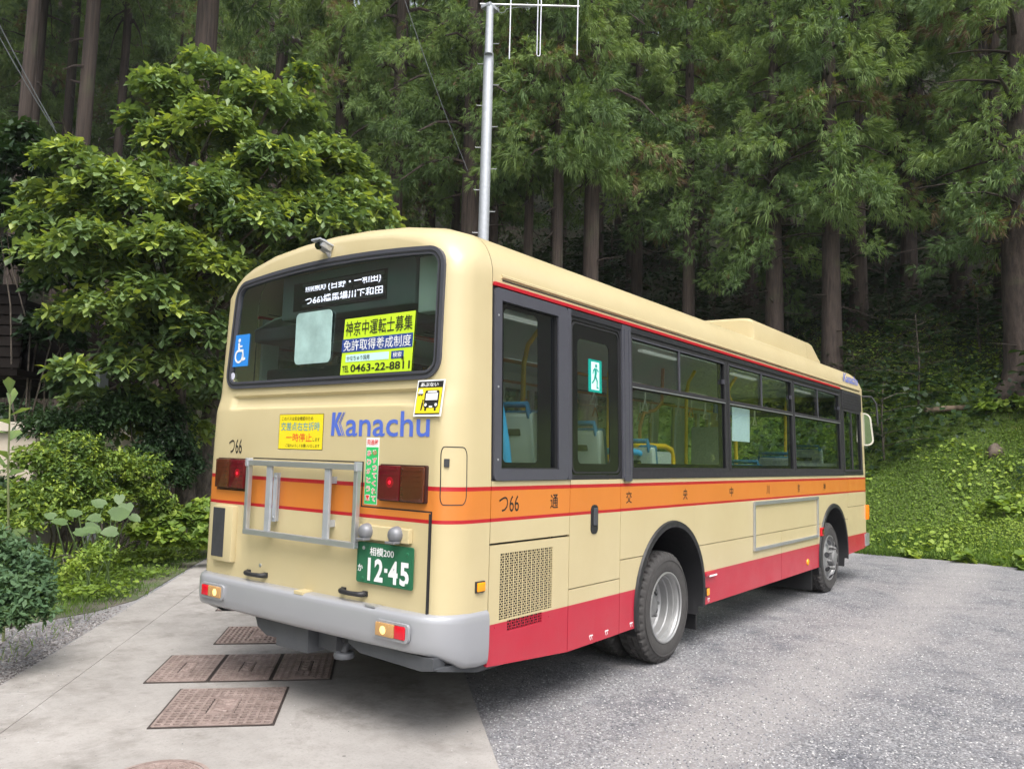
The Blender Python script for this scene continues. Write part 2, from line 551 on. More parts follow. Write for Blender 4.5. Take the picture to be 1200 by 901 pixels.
def ground_mats():
    # gravel
    m = NT('grey_gravel')
    co = m.coord()
    def voro(sc):
        v = m.n('TexVoronoi')
        v.inputs['Scale'].default_value = sc
        m.l(co, v.inputs['Vector'])
        return v
    v1, v2 = voro(62), voro(130)
    g1 = m.ramp(v1.outputs['Color'], [(0.0, (0.07, 0.072, 0.082)), (0.35, (0.165, 0.168, 0.182)), (0.7, (0.28, 0.283, 0.30)), (1.0, (0.56, 0.555, 0.56))])
    g2 = m.ramp(v2.outputs['Color'], [(0.0, (0.075, 0.077, 0.088)), (0.5, (0.215, 0.216, 0.23)), (1.0, (0.52, 0.515, 0.52))])
    col = m.mix(g1, g2, m.ramp(m.noise(6, 3, 0.6, co), [(0.4, 0.0), (0.6, 1.0)]))
    edge = m.ramp(v1.outputs['Distance'], [(0.25, 1.0), (0.75, 0.62)])
    col = m.mix(col, edge, 0.8, 'MULTIPLY')
    big = m.noise(0.55, 5, 0.6, co)
    col = m.mix(col, (0.325, 0.305, 0.30), m.ramp(big, [(0.42, 0.0), (0.68, 0.45)]))
    mid = m.noise(2.3, 5, 0.65, co)
    col = m.mix(col, m.mix(col, (0.64, 0.65, 0.70), 1.0, 'MULTIPLY'), m.ramp(mid, [(0.48, 0.0), (0.66, 0.9)]))
    wv = m.n('TexWave')
    wv.wave_type = 'RINGS'
    wv.inputs['Scale'].default_value = 0.16
    wv.inputs['Distortion'].default_value = 1.2
    wv.inputs['Detail'].default_value = 3
    mp_ = m.n('Mapping')
    mp_.inputs['Location'].default_value = (-3.0, 9.0, 0)
    m.l(co, mp_.inputs['Vector'])
    m.l(mp_.outputs[0], wv.inputs['Vector'])
    col = m.mix(col, (0.33, 0.315, 0.31), m.ramp(wv.outputs['Fac'], [(0.55, 0.0), (0.95, 0.5)]))
    m.base(col)
    m.p.inputs['Roughness'].default_value = 0.9
    h = m.mix(m.ramp(v1.outputs['Distance'], [(0.0, 1.0), (0.7, 0.0)]), m.ramp(v2.outputs['Distance'], [(0.0, 0.7), (0.7, 0.0)]), 0.4)
    m.bump(h, 0.85, 0.012)
    # concrete
    m = NT('weathered_concrete')
    co = m.coord()
    a, b, c = m.noise(0.7, 6, 0.62, co), m.noise(5, 6, 0.7, co), m.noise(60, 4, 0.7, co)
    col = m.mix((0.255, 0.240, 0.226), (0.375, 0.354, 0.335), m.ramp(a, [(0.3, 0.0), (0.7, 1.0)]))
    col = m.mix(col, m.mix(col, (0.80, 0.79, 0.78), 1.0, 'MULTIPLY'), m.ramp(b, [(0.45, 0.0), (0.75, 1.0)]))
    col = m.mix(col, m.mix(col, (0.72, 0.72, 0.72), 1.0, 'MULTIPLY'), m.ramp(c, [(0.5, 0.0), (0.85, 1.0)]))
    st = m.noise(1.9, 6, 0.75, co)
    col = m.mix(col, m.mix(col, (0.62, 0.60, 0.58), 1.0, 'MULTIPLY'), m.ramp(st, [(0.50, 0.0), (0.68, 0.9)]))
    scr = m.noise(1.2, 6, 0.7, m.coord('Object', (6.0, 0.9, 1)))
    col = m.mix(col, (0.44, 0.42, 0.40), m.ramp(scr, [(0.60, 0.0), (0.76, 0.5)]))
    vo = m.n('TexVoronoi')
    vo.inputs['Scale'].default_value = 3.2
    m.l(co, vo.inputs['Vector'])
    col = m.mix(col, (0.10, 0.095, 0.09), m.ramp(vo.outputs['Distance'], [(0.0, 0.8), (0.028, 0.7), (0.04, 0.0)]))
    m.base(col)
    m.p.inputs['Roughness'].default_value = 0.85
    m.bump(m.mix(c, b, 0.4), 0.35, 0.006)
    # soil and litter
    m = NT('forest_floor')
    co = m.coord()
    a, b = m.noise(0.8, 6, 0.65, co), m.noise(9, 6, 0.7, co)
    col = m.mix((0.025, 0.018, 0.013), (0.055, 0.040, 0.027), b)
    col = m.mix(col, (0.025, 0.042, 0.014), m.ramp(a, [(0.42, 0.0), (0.62, 0.9)]))
    sx = m.n('SeparateXYZ')
    m.l(co, sx.inputs[0])
    mr_ = m.n('MapRange')
    mr_.inputs[1].default_value, mr_.inputs[2].default_value, mr_.inputs[3].default_value, mr_.inputs[4].default_value = 16.2, 18.0, 1.0, 0.0
    m.l(sx.outputs[0], mr_.inputs[0])
    gy_ = m.n('MapRange')
    gy_.inputs[1].default_value, gy_.inputs[2].default_value, gy_.inputs[3].default_value, gy_.inputs[4].default_value = 5.0, 9.0, 1.0, 0.0
    m.l(sx.outputs[1], gy_.inputs[0])
    tf = m.n('Math', operation='MULTIPLY')
    m.l(mr_.outputs[0], tf.inputs[0])
    m.l(gy_.outputs[0], tf.inputs[1])
    col = m.mix(col, m.mix((0.055, 0.085, 0.022), (0.12, 0.17, 0.035), m.noise(22, 5, 0.7, co)), tf.outputs[0])
    m.base(col)
    m.p.inputs['Roughness'].default_value = 0.95
    m.bump(b, 0.9, 0.08)
    m = NT('verge_soil')
    co = m.coord()
    b = m.noise(14, 6, 0.7, co)
    col = m.mix((0.07, 0.06, 0.045), (0.20, 0.18, 0.15), b)
    col = m.mix(col, (0.06, 0.10, 0.025), m.ramp(m.noise(2, 5, 0.65, co), [(0.4, 0.0), (0.62, 0.9)]))
    m.base(col)
    m.p.inputs['Roughness'].default_value = 0.95
    m.bump(b, 0.8, 0.02)
    m = NT('rusty_iron')
    co = m.coord()
    a, b = m.noise(7, 5, 0.65, co), m.noise(45, 4, 0.7, co)
    col = m.mix((0.17, 0.125, 0.11), (0.33, 0.255, 0.23), m.ramp(a, [(0.3, 0.0), (0.7, 1.0)]))
    col = m.mix(col, (0.42, 0.35, 0.32), m.ramp(b, [(0.5, 0.0), (0.75, 0.7)]))
    m.base(col)
    m.p.inputs['Roughness'].default_value = 0.7
    m.p.inputs['Metallic'].default_value = 0.15
    m.bump(b, 0.4, 0.003)
    m = NT('mossy_wall_concrete')
    co = m.coord()
    a = m.noise(5, 6, 0.7, co)
    col = m.mix((0.10, 0.09, 0.085), (0.26, 0.235, 0.22), a)
    col = m.mix(col, (0.06, 0.08, 0.03), m.ramp(m.noise(2.2, 4, 0.6, co), [(0.5, 0.0), (0.7, 0.7)]))
    m.base(col)
    m.p.inputs['Roughness'].default_value = 0.9
    m.bump(a, 0.6, 0.02)


ground_mats()
M_GRAVEL, M_CONC, M_FOREST, M_SOIL, M_IRON, M_WALLC = (MATS[k] for k in ('grey_gravel', 'weathered_concrete', 'forest_floor', 'verge_soil', 'rusty_iron', 'mossy_wall_concrete'))
M_DIRON = plain('dark_iron', (0.040, 0.030, 0.027), 0.75, 0.1, var=.35, scale=20)
M_STONE = plain('loose_stone', (0.34, 0.345, 0.37), 0.9, var=0.35, scale=30)
M_PLASTER = plain('cream_plaster', (0.60, 0.52, 0.42), 0.8, var=0.08, bump=0.1)
M_SHINGLE = plain('dark_shingle', (0.010, 0.008, 0.007), 0.8, var=0.35, scale=16, bump=0.3)
M_SHINGLE.node_tree.nodes['Principled BSDF'].inputs['Specular IOR Level'].default_value = 0.05
M_WOOD = plain('old_wood', (0.12, 0.09, 0.06), 0.85, var=0.3, bump=0.3)
M_WIRE = plain('grey_wire', (0.16, 0.17, 0.18), 0.5, 0.5)

# ------------------------------------------------------------------ ground and terrain
A_ = Vector((0.6845, 0.7290, 0))       # along the concrete drive
B_ = Vector((0.7290, -0.6845, 0))      # across it, to the right


def AB(a, b, z=0.0):
    p = A_ * a + B_ * b
    return Vector((p.x, p.y, z))


def terrain(x, y):
    """height of the hill (numpy arrays or numbers)"""
    x, y = np.asarray(x, float), np.asarray(y, float)
    d1 = x - 11.85
    d2 = -(B_.x * x + B_.y * y) - 4.42
    h1 = np.where(d1 > 0, 0.70 * d1 - 0.35 * (1 - np.exp(-np.clip(d1, 0, 60) / 0.5)), -0.3 + 0 * d1)
    h2 = np.where(d2 > 0, 0.36 + 0.16 * d2 + 0.52 * np.clip(d2 - 5, 0, 200), -0.3)
    d3 = 0.35 * x + 0.94 * y - 25.0
    h3 = np.where(d3 > 0, 0.80 * d3, -0.3)
    h = np.maximum(np.maximum(h1, h2), h3)
    bump_ = 0.10 * np.sin(x * 1.3 + 0.6 * y) * np.cos(y * 1.1 - 0.4 * x) + 0.06 * np.sin(2.9 * x + 1.7 * y)
    return np.where(h > 0.05, h + bump_ * np.clip(h / 1.0, 0, 1), np.where(h > -0.25, h, -0.3))


def th(x, y):
    return float(terrain(x, y))


tag(MB().add([(-160, -160, 0), (160, -160, 0), (160, 160, 0), (-160, 160, 0)], [(0, 1, 2, 3)]).build('gravel_lot', M_GRAVEL), kind='structure')

gx = np.concatenate([np.arange(-40, 8, 2.0), np.arange(8, 24, 0.4), np.arange(24, 84, 1.6)])
gy = np.concatenate([np.arange(-60, -12, 2.0), np.arange(-12, 30, 0.5), np.arange(30, 96, 2.0)])
GX, GY = np.meshgrid(gx, gy, indexing='ij')
GZ = terrain(GX, GY)
nx_, ny_ = GX.shape
idx = np.arange(nx_ * ny_).reshape(nx_, ny_)
quads = np.stack([idx[:-1, :-1], idx[1:, :-1], idx[1:, 1:], idx[:-1, 1:]], -1).reshape(-1, 4)
tag(link('hillside', npmesh('hillside', np.stack([GX, GY, GZ], -1).reshape(-1, 3), quads), M_FOREST, smooth=180), kind='structure')


def sheet(name, pts, mat):
    return tag(MB().prism([tuple(p) for p in pts], lambda u, v, w_: (u, v, w_), -0.1, 0.0).build(name, mat), kind='structure')


def ab2(a, b):
    p = AB(a, b)
    return (p.x, p.y)


# verge soil beside the drive: wavy inner outline where gravel turns to grass
vp = [ab2(1.3, -4.6), ab2(1.9, -3.0), ab2(2.5, -2.5), ab2(3.0, -2.15), ab2(3.6, -1.95), ab2(30, -1.93), ab2(30, -4.6)]
vo_ = MB().prism(vp, lambda u, v, w_: (u, v, w_), -0.1, 0.008).build('grass_verge', M_SOIL)
tag(vo_, kind='structure')

drive = tag(empty('concrete_drive', (0, 0, 0)), kind='structure')


def slab(a0, b0, a1, b1, top=0.014, name='slab'):
    m = MB().box(0, 0, 0, 1, 1, 1)
    mb = MB()
    g = 0.0018
    ring = [AB(a0 + g, b0 + g), AB(a0 + g, b1 - g), AB(a1 - g, b1 - g), AB(a1 - g, b0 + g)]
    ins = [AB(a0 + g + .003, b0 + g + .003), AB(a0 + g + .003, b1 - g - .003), AB(a1 - g - .003, b1 - g - .003), AB(a1 - g - .003, b0 + g + .003)]
    vs = [(p.x, p.y, -0.1) for p in ring] + [(p.x, p.y, top - 0.006) for p in ring] + [(p.x, p.y, top) for p in ins]
    fs = [(8, 9, 10, 11)] + [(i, (i + 1) % 4, 4 + (i + 1) % 4, 4 + i) for i in range(4)] + [(4 + i, 4 + (i + 1) % 4, 8 + (i + 1) % 4, 8 + i) for i in range(4)]
    mb.add(vs, fs)
    return mb.build(name, M_CONC, drive)


for a0, a1 in ((-12, -5.6), (-5.6, 5.2), (5.2, 12), (12, 19), (19, 26)):
    slab(a0, -1.50, a1, 1.066)
for a0, a1 in ((-12, -8), (-8, -3.6), (-3.6, 0.45), (0.45, 3.2), (3.2, 5.4), (5.4, 8.2), (8.2, 12), (12, 19), (19, 26)):
    slab(a0, -1.897, a1, -1.50, 0.012)


def cover(a0, b0, w_, d, label, n_a=15, n_b=13, tall=False):
    """iron cover set flush into the drive: w_ across, d along."""
    c = AB(a0 + d / 2, b0 + w_ / 2, 0.014)
    e = empty('iron_cover', c, math.atan2(A_.y, A_.x))
    tag(e, label, 'drain cover', 'iron covers set in the concrete drive')
    hx, hy = d / 2, w_ / 2          # local x along the drive, local y across (left)
    fr = MB()
    fr.prism([rect(-hx, -hy, hx, hy), list(reversed(rect(-hx + .018, -hy + .018, hx - .018, hy - .018)))], lambda u, v, z: (u, v, z), -0.02, 0.006)
    fr.build('frame', M_DIRON, e)
    hx -= .021
    hy -= .021
    MB().box(-hx, -hy, -0.02, hx, hy, 0.0015).build('plate', M_DIRON, e)
    rb = MB()
    mx, my = hx * 0.46, hy * 0.26    # central panel
    for i in range(n_a + 1):
        x = -hx + 2 * hx * i / n_a
        if abs(x) < mx:
            for s_ in (-1, 1):
                rb.box(x - .0085, s_ * my, 0.0015, x + .0085, s_ * hy, 0.0095)
        else:
            rb.box(x - .0085, -hy, 0.0015, x + .0085, hy, 0.0095)
    for i in range(n_b + 1):
        y = -hy + 2 * hy * i / n_b
        if abs(y) < my:
            for s_ in (-1, 1):
                rb.box(s_ * mx, y - .0085, 0.0015, s_ * hx, y + .0085, 0.009)
        else:
            rb.box(-hx, y - .0085, 0.0015, hx, y + .0085, 0.009)
    tag(rb.build('tread_rib', M_IRON, e), kind='stuff')
    em = MB()
    em.box(-mx + .012, -my + .006, 0.001, mx - .012, my - .006, 0.0032)
    em.prism([rect(-mx + .02, -my + .012, mx - .02, my - .012), list(reversed(rect(-mx + .034, -my + .026, mx - .034, my - .026)))], lambda u, v, z: (u, v, z), 0.0015, 0.0075)
    k = 7
    zz = [(-mx * .72 + 2 * mx * .72 * i / k, (my * .45) * (1 if i % 2 else -1), 0.006) for i in range(k + 1)]
    em.tube(zz, 0.009, 4)
    em.build('emblem', M_IRON, e)
    for s_ in (-1, 1):
        hb = MB()
        x = s_ * (hx - .035)
        hb.prism([rect(x - .018, -.085, x + .018, .085), list(reversed(rect(x - .008, -.07, x + .008, .07)))], lambda u, v, z: (u, v, z), 0.002, 0.011)
        hb.tube([(x, -.07, .004), (x, .07, .004)], .005, 6)
        hb.build('handle', M_IRON, e)
    return e


cover(-0.27, -0.77, 0.67, 0.72, 'large square rusty iron cover lying alone nearest the viewer', 15, 13)
cover(0.6, -1.035, 0.396, 0.70, 'leftmost iron cover in the row of three on the drive', 15, 8)
cover(0.6, -0.637, 0.396, 0.70, 'middle iron cover in the row of three on the drive', 15, 8)
cover(0.6, -0.239, 0.396, 0.70, 'iron cover of the row of three partly shaded by the bus bumper', 15, 8)
cover(1.63, -0.81, 0.60, 0.62, 'brown iron cover lying just left of the dark guard below the bumper', 9, 15)
cover(2.95, -1.06, 0.60, 0.5, 'farthest iron cover, half hidden behind the left bumper end', 9, 15)
cover(1.63, -0.205, 0.60, 0.62, 'iron cover wholly in the shade under the middle of the bumper', 9, 15)

mh = tag(empty('manhole_cover', AB(-0.95, -0.53, 0.014)), 'round iron manhole cover cut by the lower picture edge', 'manhole cover')
MB().lathe([(-0.02, .225), (0.005, .225), (0.005, .205), (-0.02, .205)], (0, 0, 0), (0, 0, 1), 40).build('frame', M_IRON, mh, 30)
MB().lathe([(-0.02, .2), (0.0, .2), (0.0015, .001)], (0, 0, 0), (0, 0, 1), 40).build('plate', M_IRON, mh, 30)
mr = MB()
for rr_ in (.05, .10, .15, .19):
    mr.lathe([(0.0, rr_ - .006), (0.006, rr_ - .004), (0.006, rr_ + .004), (0.0, rr_ + .006)], (0, 0, 0), (0, 0, 1), 40)
for i in range(16):
    a = i * math.pi / 8
    mr.tube([(.06 * math.cos(a), .06 * math.sin(a), .001), (.19 * math.cos(a), .19 * math.sin(a), .001)], .005, 4)
tag(mr.build('tread_rib', M_IRON, mh, 30), kind='stuff')

# loose stones over the gravel
rs = np.random.default_rng(3)


def stones(name, n, sampler, smin, smax, mat):
    P = sampler(n)
    n = len(P)
    oc = np.array([(1, 0, 0), (-1, 0, 0), (0, 1, 0), (0, -1, 0), (0, 0, 1), (0, 0, -1)], float)
    of = np.array([(0, 2, 4), (2, 1, 4), (1, 3, 4), (3, 0, 4)])
    sc = rs.uniform(smin, smax, (n, 1, 1)) * rs.uniform(0.55, 1.3, (n, 6, 1)) * np.array([1, 1, .65])
    an = rs.uniform(0, 6.28, n)
    c, s_ = np.cos(an), np.sin(an)
    V = oc[None] * sc
    V = np.stack([V[..., 0] * c[:, None] - V[..., 1] * s_[:, None], V[..., 0] * s_[:, None] + V[..., 1] * c[:, None], V[..., 2]], -1) + P[:, None, :]
    Fc = (of[None] + 6 * np.arange(n)[:, None, None]).reshape(-1, 3)
    tint = np.repeat(rs.random(n), 6)
    return link(name, npmesh(name, V.reshape(-1, 3), Fc, tint), mat)


m_ = NT('gravel_stone')
at_ = m_.n('Attribute')
at_.attribute_name = 'tint'
m_.base(m_.ramp(at_.outputs['Fac'], [(0, (0.08, 0.083, 0.095)), (0.4, (0.20, 0.203, 0.22)), (0.75, (0.34, 0.34, 0.352)), (1, (0.58, 0.57, 0.565))]))
m_.p.inputs['Roughness'].default_value = 0.9
M_GSTONE = m_.mat


def lot_pts(n):
    r_ = 0.7 + 14 * rs.random(n * 2) ** 1.6
    t = YAW + rs.uniform(-0.75, 0.62, n * 2)
    x, y = CAM.x + r_ * np.cos(t) * 1.0, CAM.y + r_ * np.sin(t)
    b = B_.x * x + B_.y * y
    k = (b > 1.075) & (x < 11.9)
    return np.stack([x, y, np.full_like(x, 0.001)], -1)[k][:n]


tag(stones('loose_gravel', 75000, lot_pts, 0.0035, 0.0085, M_GSTONE), kind='stuff')


def shoulder_pts(n):
    a, b = 3.3 - 4.3 * rs.random(n) ** .6, -1.92 - rs.random(n) ** 1.3 * 1.6
    return np.stack([A_.x * a + B_.x * b, A_.y * a + B_.y * b, np.full(n, 0.001)], -1)


M_SSTONE = M_GSTONE.copy()
M_SSTONE.name = 'shoulder_stone'
for e_, c_ in zip(next(n for n in M_SSTONE.node_tree.nodes if n.type == 'VALTORGB').color_ramp.elements, ((.06, .052, .05), (.15, .135, .13), (.24, .22, .21), (.40, .38, .37))):
    e_.color = (*c_, 1)
tag(stones('shoulder_gravel', 16000, shoulder_pts, 0.006, 0.015, M_SSTONE), kind='stuff')


def crumbs(n):
    a, b = rs.uniform(-1.2, 5, n), rs.uniform(-1.85, 1.05, n)
    e = rs.random(n)
    b = np.where(e < .35, -1.88 + rs.random(n) ** 2 * .5, np.where(e < .55, 1.05 - rs.random(n) ** 2 * .25, b))
    return np.stack([A_.x * a + B_.x * b, A_.y * a + B_.y * b, np.full(n, 0.015)], -1)


tag(stones('drive_grit', 1400, crumbs, 0.0018, 0.005, M_GSTONE), kind='stuff')

# ------------------------------------------------------------------ the bus (X forward, rear face at x = 0, right side at y = -1.15)
bus = tag(empty('bus', (0, 0, 0)), 'cream city bus with an orange band and crimson skirt, seen from its rear right corner', 'bus')
FRONT = 8.80


def hw(z):
    return 1.15 - 0.03 * max(0.0, (z - 1.4) / 1.1)


def smooth01(t):
    t = max(0.0, min(1.0, t))
    return t * t * (3 - 2 * t)


def xcap(y, z):
    base = 0.03 * smooth01((z - 1.76) / 0.17) + 0.02 * max(0, (z - 1.91) / 0.8)
    k = smooth01((0.90 - abs(y)) / 0.05)
    ch = smooth01((z - 1.806) / 0.018) * smooth01((1.902 - z) / 0.018) * 0.026
    return base + k * ch


ZS = [.66, .80, 1.0, 1.2, 1.4, 1.6, 1.79, 1.806, 1.812, 1.818, 1.824, 1.85, 1.876, 1.884, 1.890, 1.896, 1.902, 1.93, 2.05, 2.2, 2.4, 2.517, 2.6]
TOP = [(1.10, 2.665, .97, .25), (1.085, 2.70, .93, .37), (1.058, 2.745, .85, .53), (1.02, 2.784, .72, .70), (.975, 2.815, .6, .8), (.84, 2.862, .35, .94), (.6, 2.90, .12, .99), (.3, 2.925, .05, 1), (0, 2.932, 0, 1)]
half = [(hw(z), z, 1.0, 0.0) for z in ZS] + TOP
PROF = [(-y, z, -a, b) for y, z, a, b in half] + [(y, z, a, b) for y, z, a, b in reversed(half[:-1])]


def prof_at(p, phi, front=False):
    y, z, a, b = p
    E = 0.12 * abs(a) + 0.10 * b
    Rx = 0.20 * abs(a) + 0.27 * b
    ins = E * (1 - math.sin(phi))
    x = Rx * (1 - math.cos(phi))
    yy, zz = y - a * ins, z - b * ins
    if front:
        return (FRONT - x, yy, zz)
    return (xcap(yy, zz) * math.cos(phi) + x, yy, zz)


def win_outline(o):
    """outline of the rear window, o metres outside the glass edge, as (y, z)"""
    pts = roundrect(-.945 - o, 1.99 - o, .945 + o, 2.650 + o, .070 + o, 6)
    out = []
    n = len(pts)
    for i in range(n):
        a, b = pts[i], pts[(i + 1) % n]
        k = max(1, int(math.dist(a, b) / 0.12))
        out += [(a[0] + (b[0] - a[0]) * j / k, a[1] + (b[1] - a[1]) * j / k) for j in range(k)]
    res = []
    for y, z in out:
        t = (z - 1.99) / .655
        res.append((y * (1 - .045 * t) if y > 0 else y * (1.045 - .005 * t), z + .050 * (1 - (y / .95) ** 2) * t))
    return res


def cross_outline(poly, c, d):
    best = None
    for i in range(len(poly)):
        p, q = poly[i], poly[(i + 1) % len(poly)]
        ex, ey = q[0] - p[0], q[1] - p[1]
        den = d[0] * ey - d[1] * ex
        if abs(den) < 1e-12:
            continue
        t = ((p[0] - c[0]) * ey - (p[1] - c[1]) * ex) / den
        s_ = ((p[0] - c[0]) * d[1] - (p[1] - c[1]) * d[0]) / den
        if t > 0 and -1e-9 <= s_ <= 1 + 1e-9 and (best is None or t < best):
            best = t
    return (c[0] + d[0] * best, c[1] + d[1] * best)


def rear_shell():
    mb = MB()
    phis = [i * math.pi / 2 / 9 for i in range(10)]
    rows = [[prof_at(p, ph) for p in PROF] for ph in phis]
    rows.append([(0.338, p[0], p[1]) for p in PROF])
    mb.grid(rows)
    # lower cap
    cols_f = [-1, -.985, -.96, -.93, -.9]
    rws = []
    for z in [z for z in ZS if z <= 1.93]:
        w_ = hw(z) - .12
        ys = [-w_, -.92, -.90, -.885, -.87, -.85] + [-.7 + 1.4 * i / 10 for i in range(11)] + [.85, .87, .885, .90, .92, w_]
        rws.append([(xcap(y, z), y, z) for y in ys])
    mb.grid(rws)
    # upper cap: between the body outline and the window opening
    outl = [(prof_at(p, 0)[1], prof_at(p, 0)[2]) for p in PROF if p[1] >= 1.93]
    outl += [(y, 1.93) for _x, y, _z in reversed(rws[-1][1:-1])]
    op = win_outline(0.012)
    inn = [cross_outline(op, (0, 2.32), (p[0], p[1] - 2.32)) for p in outl]
    n = len(outl)
    vs = [(xcap(y, z), y, z) for y, z in outl] + [(xcap(y, z), y, z) for y, z in inn] + [(xcap(y, z) + .03, y, z) for y, z in inn]
    fs = [(i, (i + 1) % n, n + (i + 1) % n, n + i) for i in range(n)] + [(n + i, n + (i + 1) % n, 2 * n + (i + 1) % n, 2 * n + i) for i in range(n)]
    mb.add(vs, fs)
    me_o = mb.build('rear_shell', M_PAINT, bus, None, fix=False)
    bm = bmesh.new()
    bm.from_mesh(me_o.data)
    bmesh.ops.remove_doubles(bm, verts=bm.verts, dist=0.0006)
    bmesh.ops.recalc_face_normals(bm, faces=bm.faces)
    bm.to_mesh(me_o.data)
    bm.free()
    me_o.data.shade_smooth()
    me_o.data.set_sharp_from_angle(angle=R(40))
    return me_o


rear_shell()
WX = lambda y, z, off=0.0: (0.03 + 0.02 * max(0, (z - 1.91) / 0.8) - off, y, z)
rw = MB().prism([win_outline(.040), list(reversed(win_outline(-.006)))], lambda u, v, w_: WX(u, v, w_), -.02, .014).build('rear_window', M_FRAME, bus)
MB().prism([win_outline(.017), list(reversed(win_outline(.008)))], lambda u, v, w_: WX(u, v, w_), .013, .0175).build('seal_lip', M_BLACK, rw)
MB().prism(win_outline(.004), lambda u, v, w_: WX(u, v, w_), -.009, -.004).build('pane', M_GLASSR, rw)

# roof, from the rear seam to the front cap
mb = MB()
rp = [p for p in PROF if p[1] >= 2.516]
mb.grid([[(x, p[0], p[1]) for p in rp] for x in (.342, 2, 4, 6, 8.40, 8.53)])
mb.build('roof', M_CREAM, bus, 60)
for s_ in (-1, 1):
    g = MB()
    g.prism([(1.112, 2.560), (1.132, 2.566), (1.132, 2.578), (1.108, 2.592)], lambda u, v, w_: (w_, s_ * u, v), .42, 8.50)
    g.build('rain_gutter', M_CREAM, bus)
    MB().box(.43, s_ * 1.117, 2.549, 8.49, s_ * 1.122, 2.555).build('gutter_joint', M_GASKET, bus)
    MB().box(.345, s_ * 1.110, 2.507, 7.48, s_ * 1.135, 2.530, bev=.003).build('red_trim_strip', plain('red_trim', REDLINE, .4), bus)
# front cap
mb = MB()
fp = [p for p in [(-hw(z), z, -1., 0.) for z in (.42, .62, 1.0, 1.177, 1.195, 1.348, 1.37)] + [p for p in PROF if p[1] >= 1.4] + [(hw(z), z, 1., 0.) for z in (1.37, 1.348, 1.195, 1.177, 1.0, .62, .42)]]
phis = [i * math.pi / 2 / 8 for i in range(9)]
mb.grid([[prof_at(p, ph, True) for p in fp] for ph in phis] + [[(8.535, p[0], p[1]) for p in fp]])
for z0, z1, y0, y1 in ((.42, 1.2, -1.03, 1.03), (2.45, 2.6, -1.0, 1.0)):
    mb.add([(FRONT, y0, z0), (FRONT, y1, z0), (FRONT, y1, z1), (FRONT, y0, z1)], [(0, 1, 2, 3)])
mb.add([(FRONT, -1.0, 2.6), (FRONT, 1.0, 2.6), (FRONT, .85, 2.75), (FRONT, .3, 2.825), (FRONT, -.3, 2.825), (FRONT, -.85, 2.75)], [(0, 1, 2, 3, 4, 5)])
mb.build('front_cap', M_PAINT, bus, 40)
wsh = MB().prism([rect(-1.03, 1.2, 1.03, 2.45), list(reversed(roundrect(-.99, 1.25, .99, 2.40, .06)))], lambda u, v, w_: (FRONT + w_, u, v), -.02, .004).build('windscreen', M_BLACK, bus)
MB().box(FRONT - .012, -.995, 1.245, FRONT - .007, .995, 2.405).build('pane', M_GLASS, wsh)
MB().box(FRONT - .35, -.9, 2.22, FRONT - .1, .9, 2.42, bev=.01).build('front_sign_box', M_UNDER, bus)
MB().box(FRONT - .55, -1.0, 1.0, FRONT - .08, 1.0, 1.24, bev=.03).build('dashboard', M_UNDER, bus)
MB().lathe([(0, .22), (.02, .235), (.04, .22), (.02, .205)], (8.1, -.55, 1.32), (-.5, 0, .85), 24, closed=True).build('steering_wheel', M_BLACK, bus, 60)

# --- planes for flat print
REARP = (Vector((0, 0, 0)), Vector((0, -1, 0)), Vector((0, 0, 1)), Vector((-1, 0, 0)))
SIDEP = (Vector((0, -1.15, 0)), Vector((1, 0, 0)), Vector((0, 0, 1)), Vector((0, -1, 0)))


def WINP_at(x):
    return (Vector((x, 0, 0)), Vector((0, -1, 0)), Vector((0, 0, 1)), Vector((-1, 0, 0)))


def text(s, box_, plane, mat, parent, off=.003, bold=0.0, fit=True, spacing=1.0, shear=0.0, line=1.0, name='lettering'):
    cu = bpy.data.curves.new('t', 'FONT')
    cu.body = s
    cu.size = 1.0
    cu.offset = bold
    cu.space_character = spacing
    cu.space_line = line
    cu.shear = shear
    cu.resolution_u = 3
    cu.align_x = 'CENTER'
    o = bpy.data.objects.new('t', cu)
    COL.objects.link(o)
    dg = bpy.context.evaluated_depsgraph_get()
    dg.update()
    me = bpy.data.meshes.new_from_object(o.evaluated_get(dg))
    bpy.data.objects.remove(o)
    bpy.data.curves.remove(cu)
    me.name = name
    n = len(me.vertices)
    co = np.empty(n * 3, np.float32)
    me.vertices.foreach_get('co', co)
    co = co.reshape(-1, 3)
    mn, mxx = co.min(0), co.max(0)
    u0, v0, u1, v1 = box_
    sx, sy = (u1 - u0) / max(1e-6, mxx[0] - mn[0]), (v1 - v0) / max(1e-6, mxx[1] - mn[1])
    if not fit:
        sx = sy = min(sx, sy)
    U = (u0 + u1) / 2 + (co[:, 0] - (mn[0] + mxx[0]) / 2) * sx
    V = (v0 + v1) / 2 + (co[:, 1] - (mn[1] + mxx[1]) / 2) * sy
    O, du, dv, dn = (np.array(p) for p in plane)
    P = O + U[:, None] * du + V[:, None] * dv + dn * off
    me.vertices.foreach_set('co', P.astype(np.float32).ravel())
    me.materials.clear()
    me.update()
    return link(name, me, mat, parent)


def shapes(polys, plane, mat, parent, name, off=.002, thick=.001):
    O, du, dv, dn = plane
    mb = MB()
    for lp in polys:
        mb.prism(lp, lambda u, v, w_: O + du * u + dv * v + dn * w_, off - thick, off)
    return mb.build(name, mat, parent)


def panel(poly, name, mat=None, y0=-1.13, y1=-1.15, parent=None):
    return MB().prism(poly, lambda u, v, w_: (u, w_, v), y0, y1).build(name, mat or M_PAINT, parent or bus)


def arcpts(cx, cz, r, a0, a1, n=20):
    return [(cx + r * math.cos(R(a0 + (a1 - a0) * i / n)), cz + r * math.sin(R(a0 + (a1 - a0) * i / n))) for i in range(n + 1)]


G = .0032
RA, FA = (2.597, .47, .560), (7.045, .445, .572)     # wheel arch centres and radii


